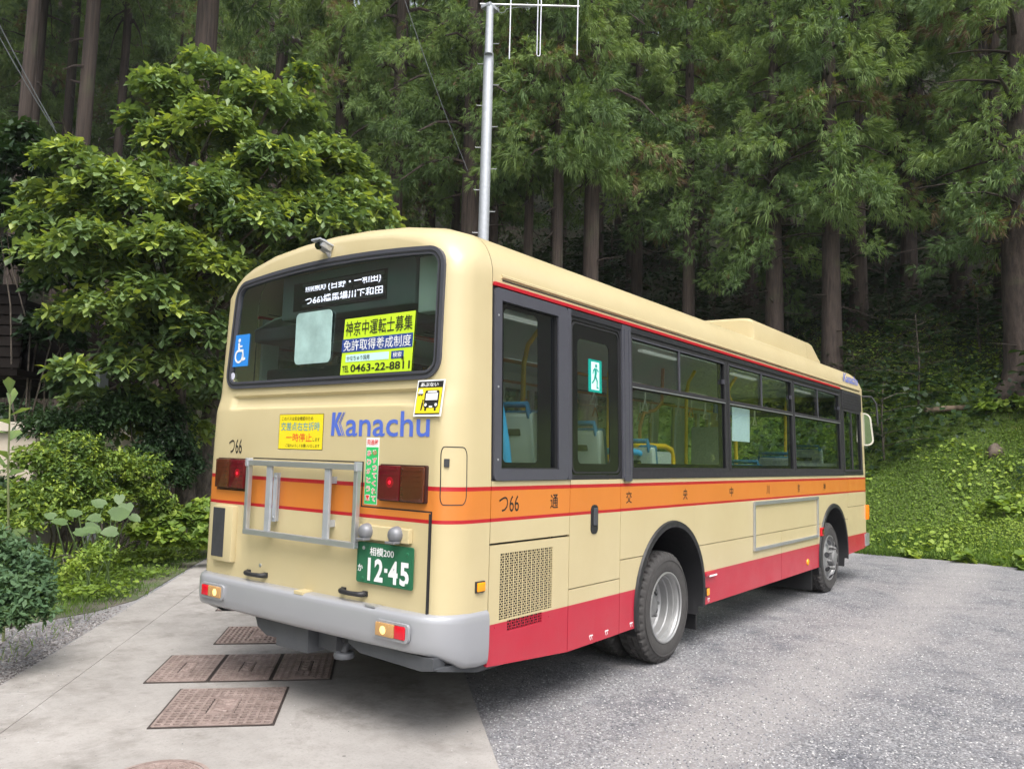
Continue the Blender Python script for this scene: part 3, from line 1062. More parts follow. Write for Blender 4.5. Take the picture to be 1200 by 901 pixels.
def arch_ang(a, z):
    return math.degrees(math.asin((z - a[1]) / a[2]))


# lower right side, panel by panel
panel(rect(.345, 1.056 + G, 1.14 - G, 1.40), 'upper_corner_panel')
# grille hatch, open behind the lattice
g1, g2 = rect(.44, .63, .96, .997), rect(.517, .562, .859, .622)
hatch = MB().prism([[(.345, .398), (1.14 - G, .338), (1.14 - G, 1.050 - G), (.345, 1.050 - G)], list(reversed(g1)), list(reversed(g2))], lambda u, v, w_: (u, w_, v), -1.13, -1.15).build('engine_side_hatch', M_PAINT, bus)
MB().box(.40, -1.115, .55, 1.0, -1.110, 1.02).build('grille_backing', M_BLACK, hatch)
gl = MB()
for (x0, z0, x1, z1), rows_ in (((.44, .63, .96, .997), 27), ((.517, .562, .859, .622), 4)):
    nc = 12 if x0 < .5 else 8
    for i in range(rows_ + 1):
        z = z0 + (z1 - z0) * i / rows_
        gl.box(x0, -1.149, z - .0017, x1, -1.146, z + .0017)
    cw = (x1 - x0) / nc
    for i in range(nc + 1):
        x = x0 + cw * i
        gl.box(x - .0034, -1.1485, z0, x + .0034, -1.1455, z1)
    for r_ in range(rows_):
        za, zb = z0 + (z1 - z0) * r_ / rows_, z0 + (z1 - z0) * (r_ + 1) / rows_
        for i in range(nc):
            x = x0 + cw * (i + (.38 if r_ % 2 else .62))
            gl.box(x - .0016, -1.1482, za, x + .0016, -1.1452, zb)
tag(gl.build('grille_lattice', M_PAINT, hatch), kind='stuff')
for x, z in ((.405, .60), (.93, .585)):
    MB().lathe([(0, .006), (.003, .005), (.004, 0.0005)], (x, -1.15, z), (0, -1, 0), 10).build('screw', M_PAINT, hatch)
door = panel(rect(1.14 + G, .718 + G, 1.787 - G, 1.40), 'emergency_door')
panel([(1.14 + G, .338), (1.787 - G, .344), (1.787 - G, .718 - G), (1.14 + G, .718 - G)], 'lower_panel')
aR = arch_ang(RA, .843 + G)
up_poly = [(1.787 + G, .843 + G)] + list(reversed(arcpts(RA[0], RA[1], RA[2], aR, 180 - aR))) 
aF = arch_ang(FA, .843 + G)
up_poly += list(reversed(arcpts(FA[0], FA[1], FA[2], aF, 180 - aF)))
up_poly += [(7.695 - G, .843 + G), (7.695 - G, 1.40), (1.787 + G, 1.40)]
panel(up_poly, 'long_side_panel')
aL, aLm = arch_ang(RA, .348), arch_ang(RA, .843 - G)
panel([(1.787 + G, .345)] + [(RA[0] - RA[2] * math.cos(R(aL)), .348)] + [(2 * RA[0] - p[0], p[1]) for p in arcpts(RA[0], RA[1], RA[2], aL, aLm, 10)] + [(1.787 + G, .843 - G)], 'lower_panel')
panel([(RA[0] + RA[2] * math.cos(R(aL)), .35)] + [(5.14 - G, .35), (5.14 - G, .843 - G)] + list(reversed(arcpts(RA[0], RA[1], RA[2], aL, aLm, 10))), 'lower_panel')
aL2, aLm2 = arch_ang(FA, .352), arch_ang(FA, .843 - G)
panel([(5.14 + G, .35), (FA[0] - FA[2] * math.cos(R(aL2)), .352)] + [(2 * FA[0] - p[0], p[1]) for p in arcpts(FA[0], FA[1], FA[2], aL2, aLm2, 10)] + [(5.14 + G, .843 - G)], 'lower_panel')
panel([(FA[0] + FA[2] * math.cos(R(aL2)), .38), (7.695 - G, .385), (7.695 - G, .843 - G)] + list(reversed(arcpts(FA[0], FA[1], FA[2], aL2, aLm2, 10))), 'lower_panel')
panel(rect(7.695 + G, .993 + G, 8.535, 1.40), 'front_corner_panel')
panel([(7.695 + G, .39), (8.535, .41), (8.535, .993 - G), (7.695 + G, .993 - G)], 'front_corner_panel')
# dark carcass behind the panel joints
for x0, x1, z0 in ((.345, .42, .42), (.98, 2.02, .40), (3.18, 6.45, .40), (7.64, 8.52, .45), (.345, 8.52, 1.07)):
    MB().box(x0, -1.128, z0, x1, -1.118, 1.398).build('side_carcass', M_GASKET, bus)
MB().box(.40, -1.10, .42, 1.0, -1.09, 1.3).build('side_carcass', M_GASKET, bus)
# floor, underbody
MB().box(.05, -1.08, .525, 2.0, 1.08, .56).build('underbody', M_UNDER, bus)
MB().box(2.0, -.52, .44, 8.6, .52, .49).build('underbody', M_UNDER, bus)
MB().box(.35, -.52, .80, 2.9, .52, .86).build('floor', M_FLOOR, bus)
MB().box(2.9, -.52, .50, 8.6, .52, .55).build('floor', M_FLOOR, bus)

# wheel arches: rubber lip and dark liner
for s_ in (-1, 1):
    for (cx, cz, r_), zb in ((RA, .345), (FA, .35)):
        a0 = math.degrees(math.asin((zb - cz) / r_))
        an = [a0 + (180 - 2 * a0) * i / 30 for i in range(31)]
        sec = [(-.004, 1.128), (-.004, 1.168), (.012, 1.174), (.040, 1.168), (.046, 1.1505)]
        rows_ = [[(cx + (r_ + dr) * math.cos(R(a)), s_ * yy, cz + (r_ + dr) * math.sin(R(a))) for dr, yy in sec] for a in an]
        MB().grid(rows_).build('wheel_arch_lip', M_BLACK, bus, 50)
        an2 = [-20 + 220 * i / 24 for i in range(25)]
        rows_ = [[(cx + r_ * math.cos(R(a)), s_ * yy, cz + r_ * math.sin(R(a))) for yy in (1.13, .55)] for a in an2]
        lb = MB().grid(rows_)
        lb.prism(circle(cx, cz, r_, 24, -20, 200), lambda u, v, w_: (u, w_, v), s_ * .55, s_ * .545)
        lb.build('wheel_well', M_BLACK, bus, 50)

# --- wheels
def wheel(cx, s_, rear):
    e = empty('wheel', (cx, 0, 0), 0, bus)
    ax = (0, -s_ * 1.0, 0)            # from the outer face inwards

    def tyre(y_out, name='tyre'):
        prof = [(.03, .258), (.008, .275), (.002, .300), (0, .345), (.010, .380), (.022, .402)]
        tread = [(.030, .414), (.052, .419), (.0525, .407), (.062, .407), (.0625, .420), (.098, .421), (.0985, .409), (.108, .409), (.1085, .421), (.142, .420), (.1425, .407), (.152, .407), (.1525, .419), (.200, .414)]
        allp = prof + tread + [(.222 - .002, .400), (.232, .378), (.243, .345), (.241, .300), (.235, .275), (.215, .258)]
        n = 240
        rows_ = []
        for k, (a, r_) in enumerate(allp):
            row = []
            for j in range(n):
                rr = r_
                if len(prof) - 1 <= k < len(prof) + len(tread) + 1 and r_ > .400:
                    ph = (j + (3 if .06 < a < .15 else 0)) % 6
                    if ph < 2:
                        rr -= .016 if (a < .055 or a > .15) else .008
                t = 2 * math.pi * j / n
                if math.sin(t) < -.985 and rr > .405:   # the flat where it carries the bus
                    rr = min(rr, .408 / -math.sin(t))
                row.append((rr * math.cos(t), s_ * (y_out - a), .412 + rr * math.sin(t)))
            rows_.append(row)
        MB().grid(rows_, close=True).build(name, M_TYRE, e, 35)
        # raised ring on the sidewall
        MB().lathe([(-.001, .352), (-.0035, .354), (-.0035, .362), (-.001, .364)], (0, s_ * y_out, .412), ax, 64).build('sidewall_ring', M_TYRE, e, 40)

    tyre(1.128)
    O = (0, s_ * 1.128, .412)
    if rear:
        tyre(.845)
        rim = [(.012, .250), (.004, .258), (.006, .268), (.016, .268), (.020, .256), (.030, .246), (.040, .243), (.062, .240), (.066, .232), (.105, .229), (.112, .222), (.165, .218), (.178, .205), (.182, .150), (.180, .085)]
        MB().lathe(rim, O, ax, 64).build('rim', M_RIM, e, 30)
        MB().lathe([(.180, .088), (.130, .084), (.118, .070), (.114, .001)], O, ax, 32).build('hub', M_HUB, e, 30)
        for i in range(8):
            t = 2 * math.pi * i / 8
            o = Vector(O) + Vector((.128 * math.cos(t), 0, .128 * math.sin(t)))
            MB().lathe([(.182, .020), (.160, .020), (.156, .014), (.135, .014), (.133, .002)], o, ax, 6).build('wheel_nut', M_HUB, e)
            t += math.pi / 8
            o = Vector(O) + Vector((.182 * math.cos(t), 0, .182 * math.sin(t)))
            MB().lathe([(.1790, .024), (.1782, .021), (.1785, .001)], o, ax, 14).build('hand_hole', M_BLACK, e)
    else:
        rim = [(.012, .250), (.004, .258), (.006, .268), (.016, .268), (.020, .256), (.032, .247), (.050, .240), (.046, .225), (.030, .205), (.012, .185), (.002, .160), (-.002, .135), (.004, .105), (.004, .08)]
        MB().lathe(rim, O, ax, 64).build('rim', M_RIM, e, 30)
        MB().lathe([(.004, .098), (-.045, .094), (-.058, .080), (-.062, .06), (-.066, .001)], O, ax, 32).build('hub', M_HUB, e, 30)
        for i in range(8):
            t = 2 * math.pi * i / 8 + .2
            o = Vector(O) + Vector((.130 * math.cos(t), 0, .130 * math.sin(t)))
            MB().lathe([(.0, .022), (-.022, .021), (-.028, .016), (-.050, .015), (-.052, .002)], o, ax, 6).build('wheel_nut', M_HUB, e)
        for i in range(8):
            t = 2 * math.pi * i / 8 + .55
            c_ = Vector((math.cos(t), 0, math.sin(t)))
            o = Vector(O) + c_ * .205
            nrm = (Vector((0, s_, 0)) * .72 + c_ * .55).normalized()
            MB().lathe([(-.024, .034), (-.030, .030), (-.030, .001)], o + nrm * -.002, -nrm, 18).build('hand_hole', M_BLACK, e)
    return e


RAX, FAX = 2.571, 6.975
for s_ in (-1, 1):
    wheel(RAX, s_, True)
    wheel(FAX, s_, False)
for cx in (RAX, FAX):
    MB().tube([(cx, -1.0, .412), (cx, 1.0, .412)], .07, 12).build('axle', M_UNDER, bus, 40)
MB().box(6.28, -1.11, .10, 6.30, -.55, .50).build('mud_flap', M_BLACK, bus)
MB().box(6.28, .55, .10, 6.30, 1.11, .50).build('mud_flap', M_BLACK, bus)
MB().box(3.20, -1.08, .14, 3.22, -.55, .50).build('mud_flap', M_BLACK, bus)

# --- window band on the right
def band(loops, y_in, y_out, name, mat, parent=None, tilt=True):
    return MB().prism(loops, lambda u, v, w_: (u, -(hw(v) if tilt else 1.15) + w_, v), y_in, y_out).build(name, mat, parent or bus)


ops = [rect(.425, 1.475, .985, 2.425), roundrect(1.15, 1.43, 1.785, 2.44, .04), rect(1.955, 1.475, 3.690, 2.43), rect(3.790, 1.475, 5.555, 2.43), rect(5.635, 1.475, 7.44, 2.43), rect(7.60, 1.465, 8.46, 2.25)]
band([rect(.345, 1.402, 8.533, 2.505)] + [list(reversed(o)) for o in ops], .035, .0, 'window_band', M_BLACK)
# aluminium frame round the rear quarter window and the posts beside the emergency door
q = band([roundrect(.350, 1.404, 1.10, 2.50, .03, 3), list(reversed(rect(.415, 1.468, .992, 2.430)))], -.001, -.013, 'quarter_window', M_FRAME)
band(rect(.985, 1.475, .997, 2.42), -.013, -.017, 'frame_rib', M_FRAME, q)
for z in (1.52, 1.93, 2.34):
    MB().lathe([(0, .007), (.004, .006), (.005, .0005)], (.382, -hw(z) - .012, z), (0, -1, 0), 8).build('screw', M_ALU, q)
band(rect(.423, 1.473, .987, 2.427), .020, .016, 'pane', M_GLASS, q)
band([rect(.425, 1.475, .985, 2.425), list(reversed(roundrect(.462, 1.505, .800, 2.395, .03)))], .0155, .014, 'black_border', M_GLOSSBLACK, q)
for x0, x1 in ((1.10, 1.138), (1.80, 1.93)):
    po = band(rect(x0, 1.404, x1, 2.50), -.001, -.014, 'window_post', M_FRAME)
    if x1 - x0 > .05:
        band(rect(x0 + .028, 1.43, x0 + .038, 2.47), -.014, -.018, 'frame_rib', M_FRAME, po)
        band(rect(x1 - .038, 1.43, x1 - .028, 2.47), -.014, -.018, 'frame_rib', M_FRAME, po)
        band(roundrect(x0 + .02, 1.385, x1 - .015, 1.43, .008, 2), -.012, -.022, 'hinge', M_FRAME, po)
band(rect(1.105, 2.462, 7.46, 2.500), -.001, -.010, 'top_rail', M_RAIL)
band(rect(1.945, 1.404, 7.52, 1.462), -.001, -.008, 'bottom_rail', M_GASKET)
# emergency door glass
ew = band([roundrect(1.152, 1.432, 1.783, 2.438, .045), list(reversed(roundrect(1.235, 1.505, 1.645, 2.325, .04)))], .012, .004, 'door_window', M_GLOSSBLACK, door)
band(roundrect(1.23, 1.50, 1.65, 2.33, .04), .011, .008, 'pane', M_GLASS, door)
band([roundrect(1.160, 1.440, 1.776, 2.430, .05), list(reversed(roundrect(1.172, 1.452, 1.764, 2.418, .045)))], .004, .0, 'door_seal', M_BLACK, door)
# the three pairs of sliding over fixed windows
def slide_window(x0, x1, xd):
    e = band([rect(x0 - .03, 1.464, x1 + .03, 2.445), list(reversed(rect(x0 + .004, 1.482, x1 - .004, 2.058))), list(reversed(rect(x0 + .004, 2.098, xd - .012, 2.424))), list(reversed(rect(xd + .012, 2.098, x1 - .004, 2.424)))], .006, -.004, 'side_window', M_GASKET)
    band(rect(x0 - .002, 2.060, x1 + .002, 2.068), -.004, -.009, 'silver_rail', M_ALU, e)
    band(rect(xd - .012, 2.09, xd + .012, 2.43), -.004, -.009, 'slide_stile', M_FRAME, e)
    band(rect(x0, 2.418, x1, 2.427), -.004, -.008, 'slide_head', M_FRAME, e)
    band(rect(x0, 1.479, x1, 2.062), .018, .014, 'pane', M_GLASS, e)
    band(rect(x0, 2.095, xd, 2.427), .012, .009, 'sliding_pane', M_GLASS, e)
    band(rect(xd, 2.095, x1, 2.427), .020, .017, 'sliding_pane', M_GLASS, e)
    band([rect(x0 + .003, 1.480, x1 - .003, 2.06), list(reversed(roundrect(x0 + .035, 1.512, x1 - .13, 2.045, .02)))], .0135, .0125, 'black_border', M_GLOSSBLACK, e)
    band(rect(x1 - .12, 2.10, x1 - .005, 2.42), .0165, .0155, 'black_border', M_GLOSSBLACK, e)
    MB().box(x1 - .04, -hw(2.26) - .012, 2.235, x1 - .02, -hw(2.26) + .01, 2.275).build('latch', M_FRAME, e)


slide_window(1.960, 3.685, 2.745)
slide_window(3.795, 5.550, 4.62)
slide_window(5.640, 7.435, 6.50)
dw = band([rect(7.58, 1.45, 8.48, 2.268), list(reversed(rect(7.625, 1.478, 8.44, 2.235)))], .004, -.006, 'driver_window', M_GASKET)
band(rect(7.62, 1.473, 8.445, 2.24), .018, .014, 'pane', M_GLASS, dw)
band(rect(7.99, 1.478, 8.035, 2.235), .010, -.002, 'slide_stile', M_GASKET, dw)
bp_ = band(rect(7.555, 2.275, 8.531, 2.503), -.001, -.012, 'louvre_panel', M_GASKET)
for i in range(5):
    z = 2.305 + .038 * i
    band(rect(7.60, z, 8.50, z + .012), -.012, -.018, 'louvre', M_GASKET, bp_)
# exit sign in the emergency door window
ex = band(rect(1.375, 1.985, 1.545, 2.205), .0075, .0055, 'exit_sign', M_TEAL, door)
EXP = (Vector((0, -1.18338, 0)), Vector((1, 0, 0)), Vector((0, .02727, 1)), Vector((0, -1, 0)))
shapes([rect(1.408, 2.000, 1.512, 2.190)], EXP, plain('exit_white', (.62, .85, .80), .4, var=.02), door, 'exit_doorway', off=0.0)
man = [circle(1.470, 2.165, .013, 12), [(1.447, 2.150), (1.472, 2.146), (1.480, 2.118), (1.470, 2.090), (1.448, 2.092), (1.452, 2.115)],
       [(1.448, 2.096), (1.470, 2.094), (1.452, 2.066), (1.424, 2.040), (1.414, 2.048), (1.440, 2.072)],
       [(1.456, 2.094), (1.472, 2.092), (1.490, 2.064), (1.486, 2.024), (1.500, 2.018), (1.500, 2.010), (1.474, 2.012), (1.476, 2.058)],
       [(1.450, 2.150), (1.430, 2.134), (1.424, 2.108), (1.432, 2.106), (1.440, 2.128), (1.456, 2.140)], [(1.474, 2.142), (1.496, 2.122), (1.504, 2.130), (1.478, 2.150)]]
shapes(man, EXP, M_TEAL, door, 'running_figure', off=.0016)
# handle in the door
hp = shapes([roundrect(1.392, 1.045, 1.478, 1.235, .035, 5)], SIDEP, M_BLACK, door, 'handle_recess', off=.006, thick=.01)
MB().box(1.412, -1.166, 1.10, 1.458, -1.156, 1.215, bev=.006).build('handle', M_UNDER2, door)

# --- left side, seen through the glass
holes = [rect(.5, 1.45, 1.75, 2.35), rect(1.95, 1.45, 2.95, 2.35), rect(3.28, .62, 3.74, 2.25), rect(3.80, .62, 4.26, 2.25), rect(4.6, 1.45, 5.5, 2.35), rect(5.65, 1.45, 6.6, 2.35), rect(6.75, 1.45, 7.3, 2.35), rect(7.66, .62, 8.06, 2.25), rect(8.10, .62, 8.48, 2.25)]
lw_out = [(.345, .40), (RA[0] - RA[2], .40)] + list(reversed(arcpts(RA[0], RA[1], RA[2], 0, 180))) + [(FA[0] - FA[2], .40)] + list(reversed(arcpts(FA[0], FA[1], FA[2], 0, 180))) + [(8.535, .40), (8.535, 2.505), (.345, 2.505)]
MB().prism([lw_out] + [list(reversed(h)) for h in holes], lambda u, v, w_: (u, hw(v) + w_, v), -.03, 0).build('left_wall', M_PAINT, bus)
MB().prism([rect(.36, .9, 8.5, 2.50)] + [list(reversed(h)) if h[0][1] > 1 else list(reversed(rect(h[0][0], .95, h[1][0], h[2][1]))) for h in holes], lambda u, v, w_: (u, hw(v) + w_, v), -.06, -.034).build('left_lining', M_INNER, bus)
for h in holes:
    (x0, z0), (x1, z1) = h[0], h[2]
    lwin = MB().prism([rect(x0 - .02, z0 - .02, x1 + .02, z1 + .02), list(reversed(rect(x0 + .03, z0 + .03, x1 - .03, z1 - .03)))], lambda u, v, w_: (u, hw(v) + w_, v), .001, .008).build('left_window' if z0 > 1 else 'door_leaf', M_BLACK, bus)
    MB().prism(rect(x0, z0, x1, z1), lambda u, v, w_: (u, hw(v) + w_, v), -.015, -.011).build('pane', M_GLASS, lwin)

# --- inside
MB().prism([(-1.10, 2.40), (-.85, 2.47), (-.4, 2.50), (.4, 2.50), (.85, 2.47), (1.10, 2.40), (1.10, 2.412), (.85, 2.482), (.4, 2.512), (-.4, 2.512), (-.85, 2.482), (-1.10, 2.412)], lambda u, v, w_: (w_, u, v), .30, 8.55).build('ceiling', M_INNER, bus)
for s_ in (-1, 1):
    for x in (1.2, 3.2, 5.2, 7.2):
        MB().box(x - .35, s_ * .72 - .025, 2.455, x + .35, s_ * .72 + .025, 2.475, bev=.006).build('ceiling_lamp', M_LIGHTBOX, bus)
MB().box(.75, -.3, 2.40, 1.4, .3, 2.49, bev=.02).build('ceiling_vent', M_WHITE, bus)
for i in range(3):
    MB().box(.80, -.24 + i * .17, 2.388, 1.35, -.13 + i * .17, 2.399).build('vent_slot', M_REDP if i == 2 else M_UNDER, bus)
MB().box(.30, -1.0, .86, .36, 1.0, 1.93).build('rear_bulkhead', M_INNER, bus)


def seat(x, y, zt, wd=.44, edge=False, face=1):
    e = empty('seat', (x, y, 0), 0, bus)
    lean = Matrix.Rotation(R(-10 * face), 3, 'Y')
    MB().box(-.04, -wd / 2, zt - .62, .03, wd / 2, zt - .02, rot=lean, bev=.02).build('seat_shell', M_SHELL, e)
    MB().box(-.0 + .03 * face, -wd / 2 + .02, zt - .60, .10 * face + .0, wd / 2 - .02, zt, rot=lean, bev=.025).build('backrest', M_SEAT, e)
    if zt not in (1.76, 1.66):
        MB().box(.02, -wd / 2, zt - .72, .46, wd / 2, zt - .60, bev=.03).build('cushion', M_SEAT, e)
    MB().tube([(-.07, -wd / 2 + .03, zt - .06), (-.09, -wd / 2 + .04, zt + .025), (-.09, wd / 2 - .04, zt + .025), (-.07, wd / 2 - .03, zt - .06)], .020, 8).build('grab_rail', M_SEAT, e, 60)
    MB().box(-.075, -.12, zt - .17, -.045, .12, zt - .12, bev=.008).build('seat_handle', M_BLACK, e)
    return e


for x, zt in ((.95, 1.84), (1.75, 1.76), (2.55, 1.66)):
    for y in (-.82, -.36, .40, .84):
        seat(x, y, zt)
for x, zt in ((4.95, 1.52), (6.0, 1.62)):
    seat(x, -.82, zt)
    seat(x, .82, zt)
seat(7.9, -.55, 1.75, .5)
# bright blue aisle edge beside the quarter window and rails
MB().tube([(.47, -.98, 2.02), (.53, -.98, 1.98), (.60, -.98, 1.80), (.66, -.98, 1.60), (.70, -.98, 1.40)], [.02, .035, .04, .04, .04], 8).build('seat_side_trim', M_SEATEDGE, bus, 60)
MB().tube([(1.9, -.93, 1.595), (2.35, -.93, 1.60), (2.50, -.93, 1.585), (2.56, -.93, 1.52), (2.58, -.93, 1.35)], .026, 10).build('blue_grab_rail', M_SEATEDGE, bus, 60)
MB().tube([(2.2, -.86, 1.655), (3.05, -.86, 1.655), (3.16, -.86, 1.63), (3.20, -.86, 1.56), (3.21, -.86, 1.30)], .024, 10).build('yellow_grab_rail', M_YPOLE, bus, 60)
MB().prism(roundrect(2.25, 1.30, 3.16, 1.61, .04), lambda u, v, w_: (u, w_, v), -.865, -.85).build('seat_screen', M_SHELL, bus)
for x, y, m in ((1.42, -.55, M_YPOLE), (2.20, -.80, M_YPOLE), (2.95, -.45, M_OPOLE), (4.35, -.45, M_YPOLE), (5.05, -.60, M_YPOLE), (6.65, -.70, M_YPOLE), (3.25, .45, M_OPOLE), (4.40, .45, M_OPOLE), (1.42, .6, M_OPOLE), (6.4, .5, M_OPOLE)):
    MB().tube([(x, y, .86), (x, y, 2.20), (x + .02, y * 1.03, 2.34), (x + .10, y * 1.1, 2.46)], .018, 8).build('hand_pole', m, bus, 60)
MB().tube([(5.15, -.55, 2.47), (5.15, -.58, 2.25), (5.22, -.62, 2.12), (5.22, -.65, .9)], .022, 8).build('hand_pole', M_YPOLE, bus, 60)
MB().tube([(3.55, -.35, 1.2), (3.55, -.35, 1.85), (3.62, -.35, 1.98), (3.85, -.35, 2.02), (4.0, -.35, 2.1), (4.02, -.35, 2.45)], .018, 8).build('hand_pole', M_OPOLE, bus, 60)
for s_ in (-1, 1):
    MB().tube([(1.1, s_ * .48, 2.22), (7.3, s_ * .48, 2.22)], .014, 8).build('ceiling_rail', M_OPOLE, bus, 60)
    for k, x in enumerate((2.2, 2.5, 2.85, 3.1, 3.4, 4.1, 4.4, 4.75, 5.1, 5.4, 6.2)):
        st = MB().tube([(x, s_ * .48, 2.21), (x, s_ * .48, 2.08)], .010, 6).build('hand_strap', M_STRAP, bus)
        MB().tube([(x + .0, s_ * .48, 2.085), (x + .055, s_ * .48, 1.985), (x - .055, s_ * .48, 1.985)], .008, 6, closed=True).build('strap_ring', M_STRAP if (k + (s_ > 0)) % 3 else M_OPOLE, st)
for x in (5.02, 5.38):
    ad = MB().box(x - .07, -.50, 2.06, x + .07, -.485, 2.20).build('hanging_advert', M_NAVY, bus)
MB().box(3.98, -1.085, 1.735, 4.42, -1.080, 2.055).build('paper_notice', M_PAPER, bus)
MB().box(5.9, -.3, 1.5, 5.93, .2, 1.95).build('partition', M_INNER, bus)
MB().box(7.55, -1.05, .9, 7.58, -.2, 1.55).build('driver_partition', M_INNER, bus)
MB().box(.34, -.35, 1.93, .60, .98, 2.12, bev=.02).build('rear_cabinet', M_UNDER, bus)

# destination sign behind the rear glass
SX = .12
ds = MB().box(SX, -.72, 2.405, SX + .22, .53, 2.70, bev=.012).build('destination_sign', plain('sign_housing', (.085, .105, .11), .6), bus)
MB().box(SX - .004, -.49, 2.455, SX + .003, .40, 2.640).build('sign_screen', M_GLOSSBLACK, ds)
SP = WINP_at(SX - .006)
text('Ⅲ㎞00 (日野・一和田)', (-.27, 2.560, .44, 2.622), SP, M_LED, ds, bold=.006, name='led_text')
text('つ66)橋馬場川下和田', (-.27, 2.478, .46, 2.540), SP, M_LED, ds, bold=.006, name='led_text')
for z0_, z1_ in ((2.606, 2.630), (2.474, 2.492), (2.578, 2.581), (2.516, 2.519)):
    MB().box(SX - .0105, -.47, z0_, SX - .0095, .30, z1_).build('dark_led_row', M_UNDER, ds)
MB().box(SX + .02, -.95, 2.35, SX + .2, -.73, 2.68, bev=.01).build('sign_side_box', M_INNER, bus)
MB().box(SX + .10, -.98, 2.30, SX + .35, .98, 2.40, bev=.02).build('sign_shelf', M_UNDER2, bus)

# stickers on the rear glass
wl = shapes([roundrect(-.245, 2.085, .105, 2.415, .035, 5)], WINP_at(.030), M_LENS, bus, 'wide_view_lens', off=.0, thick=.004)
ad = MB().prism([(.207, 2.000), (.805, 2.000), (.815, 2.340), (.222, 2.340)], lambda u, v, w_: WX(-u, v, w_), .001, .003).build('recruiting_sticker', M_LIME, bus)
AP = (Vector((-.02075, 0, 0)), Vector((0, -1, 0)), Vector((.025, 0, 1)), Vector((-1, 0, 0)))
text('神奈中運転士募集', (.235, 2.232, .800, 2.322), AP, M_INK, ad, bold=.004)
shapes([rect(.209, 2.135, .806, 2.216)], AP, M_NAVY, ad, 'navy_stripe', off=.0015)
text('免許取得養成制度', (.225, 2.142, .795, 2.209), AP, M_WHITE, ad, bold=.002)
shapes([rect(.250, 2.076, .620, 2.120)], AP, M_PALE, ad, 'search_field', off=.0015)
text('かなちゅう採用', (.262, 2.084, .46, 2.112), AP, M_INK, ad, bold=.005)
shapes([rect(.640, 2.076, .740, 2.120)], AP, M_NAVY, ad, 'search_button', off=.0015)
text('検索', (.655, 2.083, .725, 2.113), AP, M_WHITE, ad, bold=.005)
shapes([[(.728, 2.092), (.728, 2.066), (.735, 2.072), (.741, 2.060), (.746, 2.063), (.741, 2.075), (.750, 2.076)]], AP, M_INK, ad, 'arrow_pointer', off=.0045)
text('TEL', (.225, 2.016, .285, 2.054), AP, M_INK, ad, bold=.018)
text('0463-22-8811', (.300, 2.014, .795, 2.060), AP, M_INK, ad, bold=.018)

ws = MB().prism(rect(-.945, 2.105, -.755, 2.325), lambda u, v, w_: WX(-u, v, w_), .001, .003).build('wheelchair_sticker', M_BLUE, bus)
cx, cz = -.862, 2.175
wc = [circle(-.868, 2.285, .013, 14)]
wc.append([(-.880, 2.268), (-.862, 2.268), (-.858, 2.222), (-.876, 2.222)])
wc.append([(-.872, 2.222), (-.816, 2.222), (-.806, 2.160), (-.790, 2.166), (-.786, 2.150), (-.816, 2.140), (-.828, 2.206), (-.872, 2.206)])
wc.append([(-.866, 2.250), (-.830, 2.250), (-.830, 2.238), (-.866, 2.238)])
ring_o = circle(cx, cz, .048, 24, 110, 380)
ring_i = circle(cx, cz, .034, 24, 110, 380)
wc.append(ring_o + list(reversed(ring_i)))
shapes(wc, AP, M_WHITE, ws, 'wheelchair_symbol', off=.0025)
shapes([circle(-.915, 2.040, .024, 18)], WINP_at(.030), plain('lilac_dot', (.62, .62, .74), .5), bus, 'round_sticker', off=.002)

# --- rear face
RX = lambda u, v, w_: (-w_, -u, v)          # u runs to the right as seen from behind
hood_o = [(-.975, .70), (1.028, .70), (1.028, 1.238), (.482, 1.238), (.482, 1.487), (-.575, 1.487), (-.575, 1.272), (-.975, 1.272)]


def inset_poly(p, d):
    n, out = len(p), []
    for i in range(n):
        a, b, c = Vector(p[i - 1]), Vector(p[i]), Vector(p[(i + 1) % n])
        e1, e2 = (b - a).normalized(), (c - b).normalized()
        n1, n2 = Vector((-e1.y, e1.x)), Vector((-e2.y, e2.x))
        k = (n1 + n2) / (1 + n1.dot(n2))
        out.append(tuple(b + k * d))
    return out


hood = MB().prism(inset_poly(hood_o, .006), RX, -.01, .010).build('engine_hood', M_PAINT, bus)
MB().prism([inset_poly(hood_o, -.002), list(reversed(inset_poly(hood_o, .0055)))], RX, -.01, .0035).build('hood_gasket', M_GASKET, hood)
MB().prism(rect(1.0185, .705, 1.030, 1.228), RX, .0095, .0125).build('hood_hinge_strip', M_GASKET, hood)
MB().tube([(.004, .975, 1.27), (.004, .60, 1.27), (.004, .583, 1.285), (.004, .583, 1.40)], .004, 6).build('panel_joint', M_GASKET, bus)

# fuel flap, on the curved corner: a joint that follows the surface
def surf(phi_deg, z):
    ph = R(phi_deg)
    return Vector(prof_at((-hw(z), z, -1.0, 0.0), ph)) 


lp = []
for px_, pz in roundrect(0, 0, 1, 1, .16, 5):
    lp.append((20 + 52 * px_, 1.277 + .305 * pz))
pth = []
for i in range(len(lp)):
    a, b = lp[i], lp[(i + 1) % len(lp)]
    k = 6 if math.dist((a[0] / 100, a[1]), (b[0] / 100, b[1])) > .12 else 1
    pth += [surf(a[0] + (b[0] - a[0]) * j / k, a[1] + (b[1] - a[1]) * j / k) for j in range(k)]
ff = MB().tube(pth, .0028, 5, closed=True).build('fuel_flap', M_GASKET, bus)
c_ = surf(33, 1.497)
MB().box(c_.x - .010, c_.y - .014, c_.z - .022, c_.x + .010, c_.y + .014, c_.z + .022, rot=Matrix.Rotation(R(33), 3, 'Z'), bev=.003).build('flap_lock', M_UNDER, ff)

